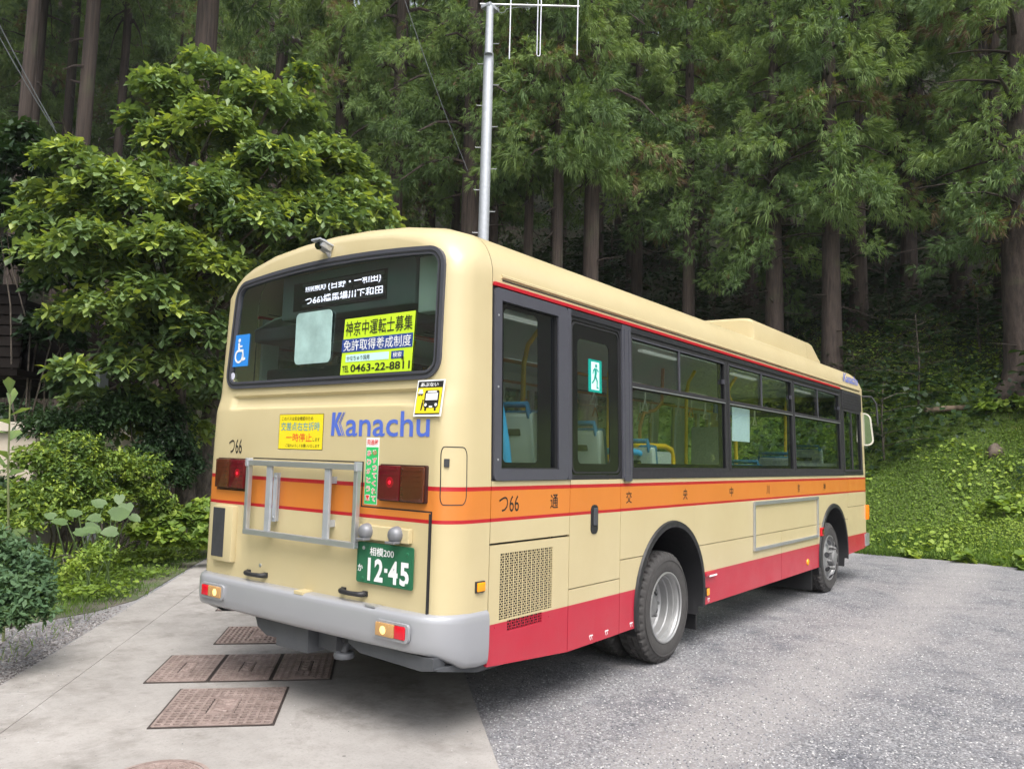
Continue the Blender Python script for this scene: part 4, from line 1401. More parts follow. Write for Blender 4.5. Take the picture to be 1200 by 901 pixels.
# tail lamps
def tail_lamp(u0, u1, red_left):
    e = MB().prism(roundrect(u0, 1.278, u1, 1.480, .010, 3), RX, -.005, .020).build('tail_lamp', M_LAMPBODY, bus)
    um = (u0 + u1) / 2
    for k, (a, b) in enumerate(((u0 + .004, um - .002), (um + .002, u1 - .004))):
        red = (k == 0) == red_left
        m = M_REDLENS if red else M_BROWNLENS
        l_ = MB().box(-.040, -b, 1.284, -.018, -a, 1.474, bev=.008).build('lens', m, e, 40)
        g = MB()
        for i in range(1, 7):
            g.box(-.0415, -b + .012, 1.284 + .19 * i / 7 - .0015, -.039, -a - .012, 1.284 + .19 * i / 7 + .0015)
        for zz in (1.300, 1.458):
            for yy in (-b + .018, -a - .018):
                g.lathe([(0, .005), (.003, .004), (.004, .0005)], (-.040, yy, zz), (-1, 0, 0), 8)
        tag(g.build('lens_ridge', m, e), kind='stuff')
        if red:
            cu_ = (a + b) / 2 + .012
            MB().lathe([(0, .011), (.003, .009), (.004, .001)], (-.0402, -cu_, 1.382), (-1, 0, 0), 16).build('lit_spot', M_GLOWRED, e, 40)
            MB().lathe([(0, .030), (.0015, .026), (.0018, .001)], (-.0400, -cu_, 1.382), (-1, 0, 0), 20).build('lit_halo', M_DIMRED, e, 40)


tail_lamp(.640, .995, True)
tail_lamp(-.955, -.622, False)

# advert frame of aluminium on the rear
fe = empty('rear_advert_frame', (0, 0, 0), 0, bus)
u0, u1, z0, z1 = -.535, .525, 1.006, 1.474
for a in ((u0, z1 - .034, u1, z1), (u0, z0, u1, z0 + .034)):
    MB().box(-.085, -a[2], a[1], -.050, -a[0], a[3], bev=.005).build('frame_bar', M_ALU, fe)
for a in (u0, u1 - .030):
    MB().box(-.083, -(a + .03), z0 + .034, -.052, -a, z1 - .034, bev=.004).build('frame_bar', M_ALU, fe)
for a, wd in ((-.325, .048), (.235, .048)):
    MB().box(-.076, -(a + wd), z0 + .034, -.058, -a, z1 - .034, bev=.003).build('upright', M_STEEL, fe)
MB().box(-.055, .270, 1.10, -.010, .276, 1.40).build('bracket', M_STEEL, fe)
MB().box(-.056, .240, 1.10, -.050, .276, 1.40).build('bracket', M_STEEL, fe)
for zz in (1.125, 1.375):
    MB().lathe([(0, .008), (.006, .008), (.007, .0005)], (-.056, .258, zz), (-1, 0, 0), 8).build('bolt', M_ALU, fe)
    MB().box(-.055, -.270, zz - .02, -.01, -.250, zz + .02).build('bracket', M_STEEL, fe)
for y in (.525, -.515):
    MB().box(-.09, y - .012, z1 - .04, -.048, y + .012, z1 + .012, bev=.003).build('corner_clamp', M_STEEL, fe)

# plate and its lamps
lb = MB().box(-.045, -.905, 1.062, -.010, -.515, 1.140, bev=.006).build('plate_lamp_bracket', M_PAINT, bus)
for y in (-.585, -.818):
    d_ = MB().lathe([(-.01, .045), (.012, .045), (.028, .041), (.041, .030), (.048, .014), (.050, .001)], (-.045, y, 1.106), (-1, 0, -.18), 24).build('plate_lamp', M_LAMPGREY, lb, 50)
    MB().box(-.100, y - .035, 1.060, -.052, y + .035, 1.072, bev=.003).build('lamp_lens', M_LAMPGREY, lb)
pl = MB().prism(roundrect(.495, .822, .936, 1.045, .012, 4), RX, .026, .030).build('number_plate', M_PLATE, bus)
MB().prism([roundrect(.497, .824, .934, 1.043, .012, 4), list(reversed(roundrect(.503, .830, .928, 1.037, .010, 4)))], RX, .030, .0325).build('rim_ridge', M_PLATE, pl)
MB().box(-.027, -.90, .85, -.008, -.53, 1.02).build('plate_holder', M_UNDER2, pl)
PP = WINP_at(-.030)
text('相模200', (.600, .975, .790, 1.022), PP, M_WHITE, pl, off=.0028, bold=.014)
text('か', (.507, .882, .548, .922), PP, M_WHITE, pl, off=.0028, bold=.018)
dg_ = [('1', .590, .612), ('2', .642, .712), ('4', .756, .826), ('5', .842, .912)]
text('2', (.642, .838, .710, .962), PP, M_WHITE, pl, off=.0028, bold=.035)
text('4', (.752, .838, .824, .962), PP, M_WHITE, pl, off=.0028, bold=.035)
text('5', (.840, .838, .908, .962), PP, M_WHITE, pl, off=.0028, bold=.035)
shapes([rect(.588, .838, .610, .962), rect(.720, .894, .744, .916)], PP, M_WHITE, pl, 'lettering', off=.0028)
for a, z in ((.548, 1.012), (.890, 1.005), (.545, .845), (.890, .845)):
    MB().lathe([(0, .011), (.004, .010), (.006, .001)], (-.030, -a, z), (-1, 0, 0), 12).build('plate_bolt', M_ALU if a < .6 and z > 1 else M_PLATE, pl, 40)

# vent housing, handles, knobs
vh = MB().box(-.050, .705, .800, .01, .935, 1.168, bev=.018).build('vent_housing', M_CREAM, bus, 40)
MB().box(-.053, .790, .830, -.045, .925, 1.150, bev=.003).build('vent_mesh', M_UNDER, vh)
for y in (.455, -.465):
    h_ = MB().tube([(-.01, y + .088, .757), (-.040, y + .085, .757), (-.050, y + .065, .757), (-.052, y, .755), (-.050, y - .065, .757), (-.040, y - .085, .757), (-.01, y - .088, .757)], [.017, .016, .014, .013, .014, .016, .017], 10).build('hood_handle', M_BLACK, bus, 60)
    for s_ in (-1, 1):
        MB().box(-.018, y + s_ * .09 - .02, .742, -.009, y + s_ * .09 + .02, .774, bev=.004).build('handle_foot', M_BLACK, h_)
for y, z in ((.43, .812), (-.56, .835)):
    MB().lathe([(0, .012), (.004, .011), (.005, .001)], (-.010, y, z), (-1, 0, 0), 12).build('lock', M_ALU, bus, 40)

# bumper
def bumper_path():
    pts = [(.334, -1.168), (.26, -1.168)]
    cx_, cy__, r_ = .16, -.93, .238
    for i in range(11):
        a = R(-90 - 90 * i / 10)
        pts.append((cx_ + r_ * math.cos(a) * .98, cy__ + r_ * math.sin(a)))
    pts += [(-.085, -.6), (-.092, -.2)]
    return pts + [(x, -y) for x, y in reversed(pts)]


bpth = bumper_path()
rows_ = []
for i, (x, y) in enumerate(bpth):
    a = Vector(bpth[max(0, i - 1)])
    b = Vector(bpth[min(len(bpth) - 1, i + 1)])
    t = (b - a).normalized()
    nrm = Vector((-t.y, t.x))
    if nrm.dot(Vector((x - .4, y))) < 0:
        nrm = -nrm
    k = smooth01((abs(y) - .85) / .34) * smooth01((x + .10) / .34)
    zb = .508 - .098 * k
    zt = .712
    row = []
    for o, f in ((-.10, 1.0), (-.045, 1.0), (-.022, .985), (-.008, .945), (-.001, .90), (.003, .80), (.003, .35), (-.001, .12), (-.010, .035), (-.03, 0), (-.09, -.03)):
        row.append((x + nrm.x * o, y + nrm.y * o, zb + (zt - zb) * f))
    rows_.append(row)
bm_ = MB().grid(rows_)
for e_ in (0, -1):
    n0 = len(bm_.v)
    bm_.add(rows_[e_], [tuple(range(len(rows_[e_])))])
bump_o = bm_.build('rear_bumper', M_BUMPER, bus, 50)
for s_ in (-1, 1):
    yc = .818 * s_ if s_ > 0 else -.852
    fl = MB().prism([roundrect(-yc - .130, .566, -yc + .130, .662, .022, 4), list(reversed(roundrect(-yc - .110, .580, -yc + .110, .650, .012, 4)))], RX, .082, .099).build('lamp_surround', M_BUMPER, bump_o, 30)
    MB().box(-.096, yc - .112, .578, -.086, yc + .112, .652).build('lamp_pocket', M_UNDER, bump_o)
    rv = (yc - .108, yc + .030) if s_ > 0 else (yc - .030, yc + .108)
    rd = (yc + .034, yc + .108) if s_ > 0 else (yc - .108, yc - .034)
    MB().box(-.108, rv[0], .580, -.092, rv[1], .650, bev=.007).build('reversing_lamp', M_GLOWWARM, bump_o, 40)
    ym = (rv[0] + rv[1]) / 2 - s_ * .01
    MB().lathe([(0, .022), (.002, .017), (.003, .001)], (-.108, ym, .613), (-1, 0, 0), 16).build('lit_bulb', M_GLOWBULB, bump_o, 40)
    MB().box(-.106, rd[0], .582, -.092, rd[1], .648, bev=.004).build('red_reflector', M_REFLRED, bump_o, 40)
MB().box(-.088, -.10, .700, -.01, -.02, .722, bev=.004).build('bumper_step', M_PAINT, bus)
MB().box(-.075, -.70, .707, -.02, -.62, .718, bev=.004).build('bumper_step', M_ALU, bus)
# amber side lamp on the corner
al = MB().box(.225, -1.160, .805, .302, -1.14, .866, bev=.005).build('side_marker', M_BLACK, bus)
MB().box(.232, -1.168, .812, .296, -1.155, .860, bev=.005).build('amber_lens', M_AMBER, al, 40)
# below the bumper
ug = MB()
ug.prism([(-.44, .50), (-.41, .44), (-.32, .40), (-.20, .40), (-.20, .50)], RX, .02, -.25)
ug.prism([(-.20, .36), (.10, .36), (.10, .50), (-.20, .50)], RX, .03, -.30)
ug.build('under_guard', M_UNDER2, bus)
MB().prism([(.11, .39), (.27, .38), (.27, .50), (.11, .50)], RX, -.04, -.30).build('under_guard', M_UNDER2, bus)
MB().prism([(.45, .48), (.55, .44), (1.02, .425), (1.10, .44), (1.10, .50), (.45, .50)], RX, .03, -.06).build('under_guard', M_UNDER2, bus)
MB().prism([(-.02, .44), (.30, .375), (.85, .37), (1.10, .41), (1.10, .45), (-.02, .45)], lambda u, v, w_: (u, w_, v), -1.08, -1.12).build('under_guard', M_UNDER2, bus)
MB().tube([(.05, -.41, .50), (-.01, -.41, .44), (-.02, -.41, .415)], .022, 8).build('tow_hook', M_UNDER, bus, 60)
MB().lathe([(0, .055), (.015, .060), (.030, .055), (.030, .020), (0, .02)], (-.02, -.41, .388), (0, 0, 1), 20, closed=True).build('tow_ring', M_UNDER2, bus, 40)
MB().tube([(.10, -.55, .46), (.10, -.05, .46)], .03, 10).build('exhaust_pipe', M_UNDER, bus, 60)

# stickers on the rear
def sticker(u0, v0, u1, v1, mat, name, x=0.0):
    return MB().prism(rect(u0, v0, u1, v1), lambda u, v, w_: (x - w_, -u, v), -.0005, .0015).build(name, mat, bus)


RP = WINP_at(-.0008)
ys = sticker(-.322, 1.548, .112, 1.768, M_INK, 'turning_notice')
ys2 = MB().prism(rect(-.319, 1.551, .109, 1.765), RX, .0014, .0020).build('yellow_ground', M_YELLOW, ys)
RP2 = WINP_at(-.0016)
text('このバスは安全確認のため', (-.295, 1.728, .015, 1.752), RP2, M_INK, ys, off=.0015, bold=.004)
text('交差点右左折時', (-.300, 1.664, .080, 1.718), RP2, M_CYAN, ys, off=.0015, bold=.003)
text('一時停止', (-.245, 1.596, .010, 1.648), RP2, M_REDP, ys, off=.0015, bold=.003)
text('します', (.020, 1.600, .085, 1.622), RP2, M_INK, ys, off=.0015, bold=.004)
text('ご協力よろしくお願いいたします', (-.245, 1.562, .085, 1.583), RP2, M_INK, ys, off=.0015, bold=.004)
# company lettering
lg = shapes([[(.186, 1.635), (.214, 1.635), (.219, 1.774), (.191, 1.774)], [(.236, 1.710), (.276, 1.774), (.246, 1.774), (.221, 1.728), (.218, 1.690), (.252, 1.635), (.284, 1.635)],
             [(.250, 1.710), (.290, 1.774), (.296, 1.774), (.256, 1.710), (.298, 1.635), (.291, 1.635)], [(.264, 1.710), (.302, 1.774), (.306, 1.774), (.268, 1.710), (.311, 1.635), (.306, 1.635)]], RP, M_LOGO, bus, 'company_lettering', off=.0012)
text('anachu', (.318, 1.632, .992, 1.774), RP, M_LOGO, lg, off=.0015, bold=.010)
text('つ66', (-.865, 1.512, -.715, 1.608), RP, M_INK, bus, off=.0015, name='route_lettering', bold=.0)
# small bus warning sticker
bsx = .025
wb = MB().prism(rect(.876, 1.742, 1.076, 1.942), lambda u, v, w_: ((v - 1.742) * .15 - .012 - w_, -u, v), -.004, .0015).build('danger_sticker', M_WHITE, bus)
BP_ = (Vector((-.0125 - 1.742 * .15, 0, 0)), Vector((0, -1, 0)), Vector((.15, 0, 1)), Vector((-1, 0, 0)))
BPS_ = (BP_[0] + Vector((0, -.014, 0)), BP_[1], BP_[2], BP_[3])
shapes([rect(.870, 1.752, 1.054, 1.934)], BPS_, M_INK, wb, 'black_ground', off=.0014)
shapes([rect(.873, 1.760, 1.051, 1.898)], BPS_, M_YELLOW, wb, 'yellow_ground', off=.0022)
text('あぶない', (.890, 1.905, 1.020, 1.927), BPS_, M_WHITE, wb, off=.003, bold=.02)
shapes([roundrect(.930, 1.788, 1.036, 1.884, .014, 4), rect(.940, 1.772, .954, 1.79), rect(1.010, 1.772, 1.024, 1.79), [(.910, 1.774), (.918, 1.774), (.926, 1.806), (.924, 1.824), (.914, 1.818)], circle(.921, 1.829, .006, 10)], BPS_, M_INK, wb, 'bus_pictogram', off=.003)
shapes([rect(.940, 1.830, 1.026, 1.868), rect(.950, 1.872, 1.016, 1.880), circle(.945, 1.805, .009, 12), circle(1.020, 1.805, .009, 12), rect(.972, 1.790, .996, 1.799), roundrect(.879, 1.866, .915, 1.878, .004, 2), rect(.885, 1.878, .909, 1.890)], BPS_, M_WHITE, wb, 'pictogram_white', off=.0036)
shapes([rect(.879, 1.860, .915, 1.866), circle(.887, 1.858, .004, 8), circle(.907, 1.858, .004, 8)], BPS_, M_INK, wb, 'car_pictogram', off=.0036)
# tall thank-you sticker
ts = sticker(.500, 1.250, .606, 1.626, M_WHITE, 'thanks_sticker')
shapes([rect(.503, 1.253, .603, 1.572)], RP, M_GREENP, ts, 'green_ground', off=.0016)
text('発進時', (.508, 1.584, .600, 1.616), RP, M_REDP, ts, off=.0028, bold=.01)
for col_, u_ in (('ゆずってくれて', .577), ('ありがとう！', .530)):
    n = len(col_)
    for i, ch in enumerate(col_):
        zc = 1.562 - (1.562 - 1.262) * (i + .5) / n
        hh = .0175
        text(ch, (u_ - .019, zc - hh, u_ + .019, zc + hh), RP, M_WHITE, ts, off=.0026, bold=.075)
        text(ch, (u_ - .016, zc - hh * .82, u_ + .016, zc + hh * .82), RP, M_REDP, ts, off=.0034, bold=.0)
# side lettering
text('つ66', (.415, 1.226, .600, 1.318), SIDEP, M_INK, bus, name='route_lettering', off=.0012)
for ch, x in (('通', .962), ('交', 1.903), ('央', 2.831), ('中', 3.794), ('川', 4.745), ('奈', 5.712), ('神', 6.676)):
    text(ch, (x - .042, 1.229, x + .042, 1.315), SIDEP, M_INK, bus, name='name_character', off=.0012, bold=.008)
text('Kanachu', (7.70, 2.630, 8.42, 2.745), (Vector((0, -1.119 + 2.0 * .0, 0)), Vector((1, 0, 0)), Vector((0, 0, 1)), Vector((0, -1, 0))), M_LOGO, bus, off=.0, bold=.02, name='roof_lettering')

# side advert frame and small lamps
sf = empty('side_advert_frame', (0, 0, 0), 0, bus)
x0, x1, z0, z1 = 4.325, 6.385, .700, 1.166
MB().box(x0, -1.172, z1 - .034, x1, -1.150, z1, bev=.004).build('frame_bar', M_ALU, sf)
MB().box(x0, -1.172, z0, x1, -1.150, z0 + .030, bev=.004).build('frame_bar', M_ALU, sf)
for x in (x0, x1 - .032):
    MB().box(x, -1.170, z0 + .030, x + .032, -1.151, z1 - .034, bev=.004).build('frame_bar', M_ALU, sf)
for x, z, m, r_ in ((3.262, .452, M_AMBER, .030), (6.005, .447, M_AMBER, .030)):
    if x < 4:
        e_ = MB().box(x - .032, -1.162, z - .034, x + .032, -1.148, z + .034, bev=.004).build('side_marker', M_BLACK, bus)
        MB().box(x - .027, -1.166, z - .029, x + .027, -1.158, z + .029, bev=.004).build('amber_lens', m, e_)
    else:
        MB().lathe([(0, .038), (.010, .034), (.016, .022), (.017, .001)], (x, -1.149, z), (0, -1, 0), 20).build('side_marker', m, bus, 40)
e_ = MB().box(6.475, -1.175, .705, 6.565, -1.149, .800, bev=.006).build('side_marker', M_REFLRED, bus)
MB().box(6.49, -1.18, .72, 6.55, -1.17, .785, bev=.004).build('amber_lens', M_BROWNLENS, e_)
dl = MB().box(3.20, -1.172, .582, 3.40, -1.15, .616, bev=.008).build('downlight', M_PAINT, bus)
MB().box(3.27, -1.176, .574, 3.42, -1.165, .588, bev=.003).build('downlight_lens', M_WHITE, dl)
for x in (1.42, 1.62, 1.96, 3.30):
    sk = shapes([[(x - .024, .392), (x - .010, .364), (x - .004, .364), (x - .016, .388), (x + .002, .388), (x + .010, .366), (x + .016, .366), (x + .006, .388), (x + .024, .388), (x + .020, .396), (x - .022, .396)]], SIDEP, M_WHITE, bus, 'jacking_mark', off=.0012)

# roof unit, camera, mirror, front corner bits
acx = [(5.40, .30), (5.385, 1.0)]
mb = MB()
secs = []
for x, hgt, wd in ((5.36, .02, .80), (5.38, .205, .73), (5.44, .240, .70), (7.30, .245, .70)):
    pass


def ac_part(x0, x1, ramp_front, name):
    mb = MB()
    st = [(x0, 0.0), (x0 + .012, .86), (x0 + .07, 1.0)] if not ramp_front else [(x0, 1.0)]
    st += [(x1, 1.0)] if not ramp_front else [(x1 - .42, 1.0), (x1 - .30, .93), (x1 - .02, .25), (x1, 0.0)]
    rows_ = []
    for x, f in st:
        h_ = .13 + .125 * f if f > .3 else .02
        top = 2.93 + .232 * f
        rows_.append([(x, y * .78, z) for y, z in ((-1, 2.84), (-.985, 2.85 + (top - 2.85) * .6), (-.955, 2.85 + (top - 2.85) * .88), (-.89, top - .012), (-.78, top), (0, top + .012), (.78, top), (.89, top - .012), (.955, 2.85 + (top - 2.85) * .88), (.985, 2.85 + (top - 2.85) * .6), (1, 2.84))])
    mb.grid(rows_)
    for r_ in (rows_[0], rows_[-1]):
        mb.add(r_, [tuple(range(len(r_)))])
    return mb.build(name, M_CREAM, bus, 40)


ac_part(5.39, 7.296, False, 'roof_cooler')
ac_part(7.304, 7.90, True, 'roof_cooler_front')
rc = MB().box(-.035, -.060, 2.788, .050, .010, 2.842, rot=Matrix.Rotation(R(18), 3, 'Y'), bev=.010).build('rear_camera', M_ALU, bus, 40)
MB().box(-.062, -.068, 2.826, .05, .018, 2.838, rot=Matrix.Rotation(R(12), 3, 'Y'), bev=.003).build('camera_hood', M_STEEL, rc)
MB().lathe([(0, .024), (.012, .022), (.012, .001)], (-.034, -.025, 2.808), (-1, 0, -.5), 16).build('camera_lens', M_GLOSSBLACK, rc, 40)
MB().tube([(.03, -.025, 2.80), (.05, -.025, 2.78), (.08, -.025, 2.74)], .020, 8).build('camera_foot', M_ALU, rc)
MB().tube([(.05, -.05, 2.82), (.12, -.12, 2.875), (.16, -.18, 2.87)], .006, 6).build('camera_cable', M_ALU, rc, 60)
mi = empty('wing_mirror', (0, 0, 0), 0, bus)
mo = Vector((8.78, -1.11, 2.045))
mf = (Vector((-1, -.16, .0))).normalized()
mu = Vector((0, 0, 1)).cross(mf).normalized()     # to the right seen from the mirror's back
mv = mf.cross(mu) * -1
mv = Vector((0, 0, 1))


def mir(u, v, w_):
    return mo + mu * u + (mv + mu * (-.10)) * v + mf * w_


MB().prism([roundrect(-.108, -.232, .108, .232, .09, 6), list(reversed(roundrect(-.090, -.214, .090, .214, .075, 6)))], mir, -.03, .028).build('mirror_rim', M_STRAP, mi, 40)
MB().prism(roundrect(-.102, -.226, .102, .226, .085, 6), mir, -.05, -.0).build('mirror_shell', M_UNDER, mi, 40)
MB().prism(roundrect(-.092, -.216, .092, .216, .076, 6), mir, .001, .006).build('mirror_glass', M_MIRROR, mi)
MB().tube([(8.62, -1.10, 2.50), (8.74, -1.22, 2.50), (8.76, -1.28, 2.40), (8.74, -1.30, 2.1)], .014, 8).build('mirror_arm', M_BLACK, mi, 60)
MB().box(8.62, -1.175, .79, 8.74, -1.135, .99, bev=.015).build('front_indicator', plain('orange_lens', (.85, .16, .01), .2, coat=.4, emit=(1, .25, 0), es=.15), bus, 40)
MB().box(8.56, -1.158, .43, 8.80, -1.12, .60, bev=.015).build('front_bumper_end', M_ALU, bus, 40)
MB().box(8.76, -1.0, .36, 8.86, 1.0, .66, bev=.03).build('front_bumper', M_STRAP, bus)

# ------------------------------------------------------------------ vegetation helpers
def rotmats(d, n_rng, roll=None):
    """(n,3) unit x-axes -> (n,3,3) rotation matrices, random or upright roll"""
    d = d / np.maximum(np.linalg.norm(d, axis=1, keepdims=True), 1e-9)
    ref = np.tile(np.array([0, 0, 1.0]), (len(d), 1))
    ref[np.abs(d[:, 2]) > .97] = (1, 0, 0)
    y = np.cross(ref, d)
    y /= np.linalg.norm(y, axis=1, keepdims=True)
    z = np.cross(d, y)
    if roll is not None:
        c, s_ = np.cos(roll)[:, None], np.sin(roll)[:, None]
        y, z = y * c + z * s_, -y * s_ + z * c
    return np.stack([d, y, z], -1)


def scatter(template, faces, P, D, scale, rng, roll=None):
    """copies of a small template (k,3) at P, x axis along D"""
    M = rotmats(D, rng, roll)
    V = np.einsum('nij,kj->nki', M, template) * np.asarray(scale).reshape(-1, 1, 1) + P[:, None, :]
    k = len(template)
    Fc = np.asarray(faces)[None] + k * np.arange(len(P))[:, None, None]
    return V.reshape(-1, 3), Fc.reshape(-1, np.asarray(faces).shape[1])


LEAF_OB = (np.array([(0, 0, 0), (.30, .11, .015), (.30, -.11, .015), (.68, .24, .04), (.68, -.24, .04), (.30, 0, -.02), (.68, 0, -.01), (1.0, 0, -.06)]),
           np.array([(0, 5, 1), (0, 2, 5), (5, 6, 1), (6, 3, 1), (5, 2, 6), (6, 2, 4), (6, 7, 3), (6, 4, 7)]))
LEAF_SM = (np.array([(0, 0, 0), (.5, .22, .03), (.5, -.22, .03), (1, 0, -.03)]), np.array([(0, 2, 1), (1, 2, 3)]))
LEAF_HEART = (np.array([(0, 0, 0), (-.10, .26, .02), (.25, .48, .03), (.68, .34, .02), (1, 0, -.05), (.68, -.34, .02), (.25, -.48, .03), (-.10, -.26, .02)]),
              np.array([(0, 2, 1), (0, 3, 2), (0, 4, 3), (0, 5, 4), (0, 6, 5), (0, 7, 6)]))


def unit(rng, n):
    v = rng.normal(size=(n, 3))
    return v / np.linalg.norm(v, axis=1, keepdims=True)


# ------------------------------------------------------------------ cedars
NSTR = 9


def spray_template(rng):
    """a tuft of thin hanging strands, as triangles"""
    V = []
    for i in range(NSTR):
        az, op = i * 2.39996 + rng.uniform(-.4, .4), rng.uniform(.10, .62)
        d = np.array([math.cos(op), math.sin(op) * math.cos(az), math.sin(op) * math.sin(az)])
        L = rng.uniform(.55, 1.0)
        sag = rng.uniform(.10, .42)
        p = [d * L * t + np.array([0, 0, -sag * L * t * t]) for t in (0.08, .5, 1.0)]
        side = np.cross(d, rng.normal(size=3))
        side /= np.linalg.norm(side)
        w_ = rng.uniform(.026, .044)
        V += [p[0] - side * w_ * .6, p[0] + side * w_ * .6, p[1] + side * w_]
        V += [p[0] - side * w_ * .6, p[1] + side * w_, p[1] - side * w_]
        V += [p[1] - side * w_, p[1] + side * w_, p[2]]
    return np.array(V)


def cedar_crown(seed, height=15.0, rad=2.6, nb=58):
    rng = np.random.default_rng(seed)
    temps = [spray_template(rng) for _ in range(4)]
    P, D, Sc, T = [], [], [], []
    limbs = []
    for i in range(nb):
        f = (i + rng.uniform(0, 1)) / nb
        h = height * f ** 1.2
        L = rad * (1.0 - .78 * f) * rng.uniform(.60, 1.2) * (0.75 + .25 * min(1, f * 8))
        az = i * 2.39996 + rng.uniform(-.5, .5)
        out = np.array([math.cos(az), math.sin(az), 0])
        latv = np.array([-out[1], out[0], 0])
        rise, drop = rng.uniform(.15, .40), rng.uniform(.75, 1.25)
        bz = lambda t: L * (rise * t - drop * .70 * t * t)
        limbs.append([(*(out * L * t)[:2], h + bz(t)) for t in (0, .25, .5, .75)])
        brown = rng.random() < .08
        ncl = int(3 + 4.2 * L / rad)
        b_t = rng.uniform(.15, .75)
        for c in range(ncl):
            t = .32 + .70 * (c + rng.uniform(.2, .9)) / ncl
            wid = .36 * L * (1 - .4 * t)
            ce = out * L * t + latv * rng.uniform(-wid, wid) + np.array([0, 0, h + bz(t) + rng.uniform(-.15, .25)])
            ns = int(rng.integers(24, 32))
            dirs = unit(rng, ns) * np.array([1, 1, .8]) + out * .55 + np.array([0, 0, .12])
            sz = rng.uniform(.75, 1.15)
            cl_t = np.clip(b_t + rng.uniform(-.15, .15), 0, .8)
            for k in range(ns):
                P.append(ce + dirs[k] * .30 * sz * rng.random() ** .5 + np.array([0, 0, -.14 * rng.random()]))
                D.append(dirs[k] + np.array([0, 0, -.05]) if rng.random() < .55 else dirs[k] * np.array([.7, .7, .2]) + out * .2 + np.array([0, 0, -.65]))
                Sc.append(rng.uniform(.19, .34) * sz)
                tt = np.clip(cl_t + rng.uniform(-.15, .15), 0, .80)
                if (brown and rng.random() < .4) or rng.random() < .008:
                    tt = .97
                T.append(tt)
    P, D, Sc, T = map(np.array, (P, D, Sc, T))
    which = rng.integers(0, 4, len(P))
    Vs, Fs, Ts, b = [], [], [], 0
    NV = NSTR * 9
    fcs = np.arange(NV).reshape(-1, 3)
    for k in range(4):
        s_ = which == k
        V, Fc = scatter(temps[k], fcs, P[s_], D[s_], Sc[s_], rng)
        Vs.append(V)
        Fs.append(Fc + b)
        b += len(V)
        base_t = np.repeat(T[s_], NV)
        tip = np.tile(np.tile([-.05, -.05, .04, -.05, .04, .04, .04, .04, .20], NSTR), s_.sum())
        Ts.append(np.where(base_t > .9, base_t, np.minimum(base_t + tip, .88)))
    me = npmesh('crown', np.concatenate(Vs), np.concatenate(Fs), np.concatenate(Ts))
    me.materials.append(M_CEDAR)
    return me, limbs


CROWNS = [cedar_crown(11 + i, 15.0, (2.5, 2.9, 2.3, 2.7)[i]) for i in range(4)]
CROWNS.append(CROWNS[1])


def trunk_mesh(seed, H=24.0, r0=.27, limbs=None, z_limb=5.0):
    rng = np.random.default_rng(seed)
    mb = MB()
    n = 14
    rows_ = []
    for z in (-.8, 0, .15, .4, .9, 2, 4, 6, 9, 12, 16, 20, H):
        t = z / H
        r_ = r0 * (1 - .82 * max(0, t)) * (1 + .55 * math.exp(-max(0, z) / .35))
        row = []
        for j in range(n):
            a = 2 * math.pi * j / n
            rr = r_ * (1 + .06 * math.sin(3 * a + seed) + .03 * math.sin(7 * a + z) + (.10 * math.sin(5 * a + seed) * math.exp(-max(0, z) / .4)))
            row.append((rr * math.cos(a) + .05 * math.sin(z * .35 + seed) * min(1, max(0, z) / 6), rr * math.sin(a), z))
        rows_.append(row)
    mb.grid(rows_, close=True)
    for k in range(9):               # dead snags below the crown
        z = rng.uniform(1.6, z_limb + 1)
        a = rng.uniform(0, 6.28)
        L = rng.uniform(.25, 1.2)
        d = Vector((math.cos(a), math.sin(a), rng.uniform(-.35, .1)))
        p0 = Vector((0, 0, z)) + Vector((d.x, d.y, 0)) * r0 * .7
        mb.tube([p0, p0 + d * L * .5 + Vector((0, 0, -.03)), p0 + d * L + Vector((0, 0, -.12 * L))], [.022, .014, .005], 5)
    for pts in (limbs or [])[:40]:
        mb.tube([(p[0], p[1], p[2] + z_limb) for p in pts], [.045, .035, .025, .012], 5)
    me_o = mb.build('trunk', M_CBARK, None, 60, fix=False)
    me = me_o.data
    bpy.data.objects.remove(me_o)
    return me


TRUNKS = [trunk_mesh(i, 24, .27, CROWNS[i][1], 6.0) for i in range(5)]
BARE = trunk_mesh(9, 26, .27, None, 9)


def cedar(loc, r_trunk, z_crown, var, label, group=None, cs=1.0, rz=0.0, name='cedar_tree'):
    """z_crown: height of the lowest foliage above the tree's foot"""
    e = empty(name, loc, rz)
    tag(e, label, 'cedar tree', group)
    k = r_trunk / .27
    t = bpy.data.objects.new('trunk', TRUNKS[var])
    c = bpy.data.objects.new('crown', CROWNS[var][0])
    for o in (t, c):
        COL.objects.link(o)
        o.parent = e
    zs = z_crown / 6.0 if z_crown > 3 else .6
    t.scale = (k, k, zs)
    c.location = (0, 0, z_crown)
    c.scale = (cs, cs, cs * rnd.uniform(.95, 1.1))
    return e


def on_hill(px, py, d):
    p = at(px, py, d)
    return Vector((p.x, p.y, th(p.x, p.y) - .05))


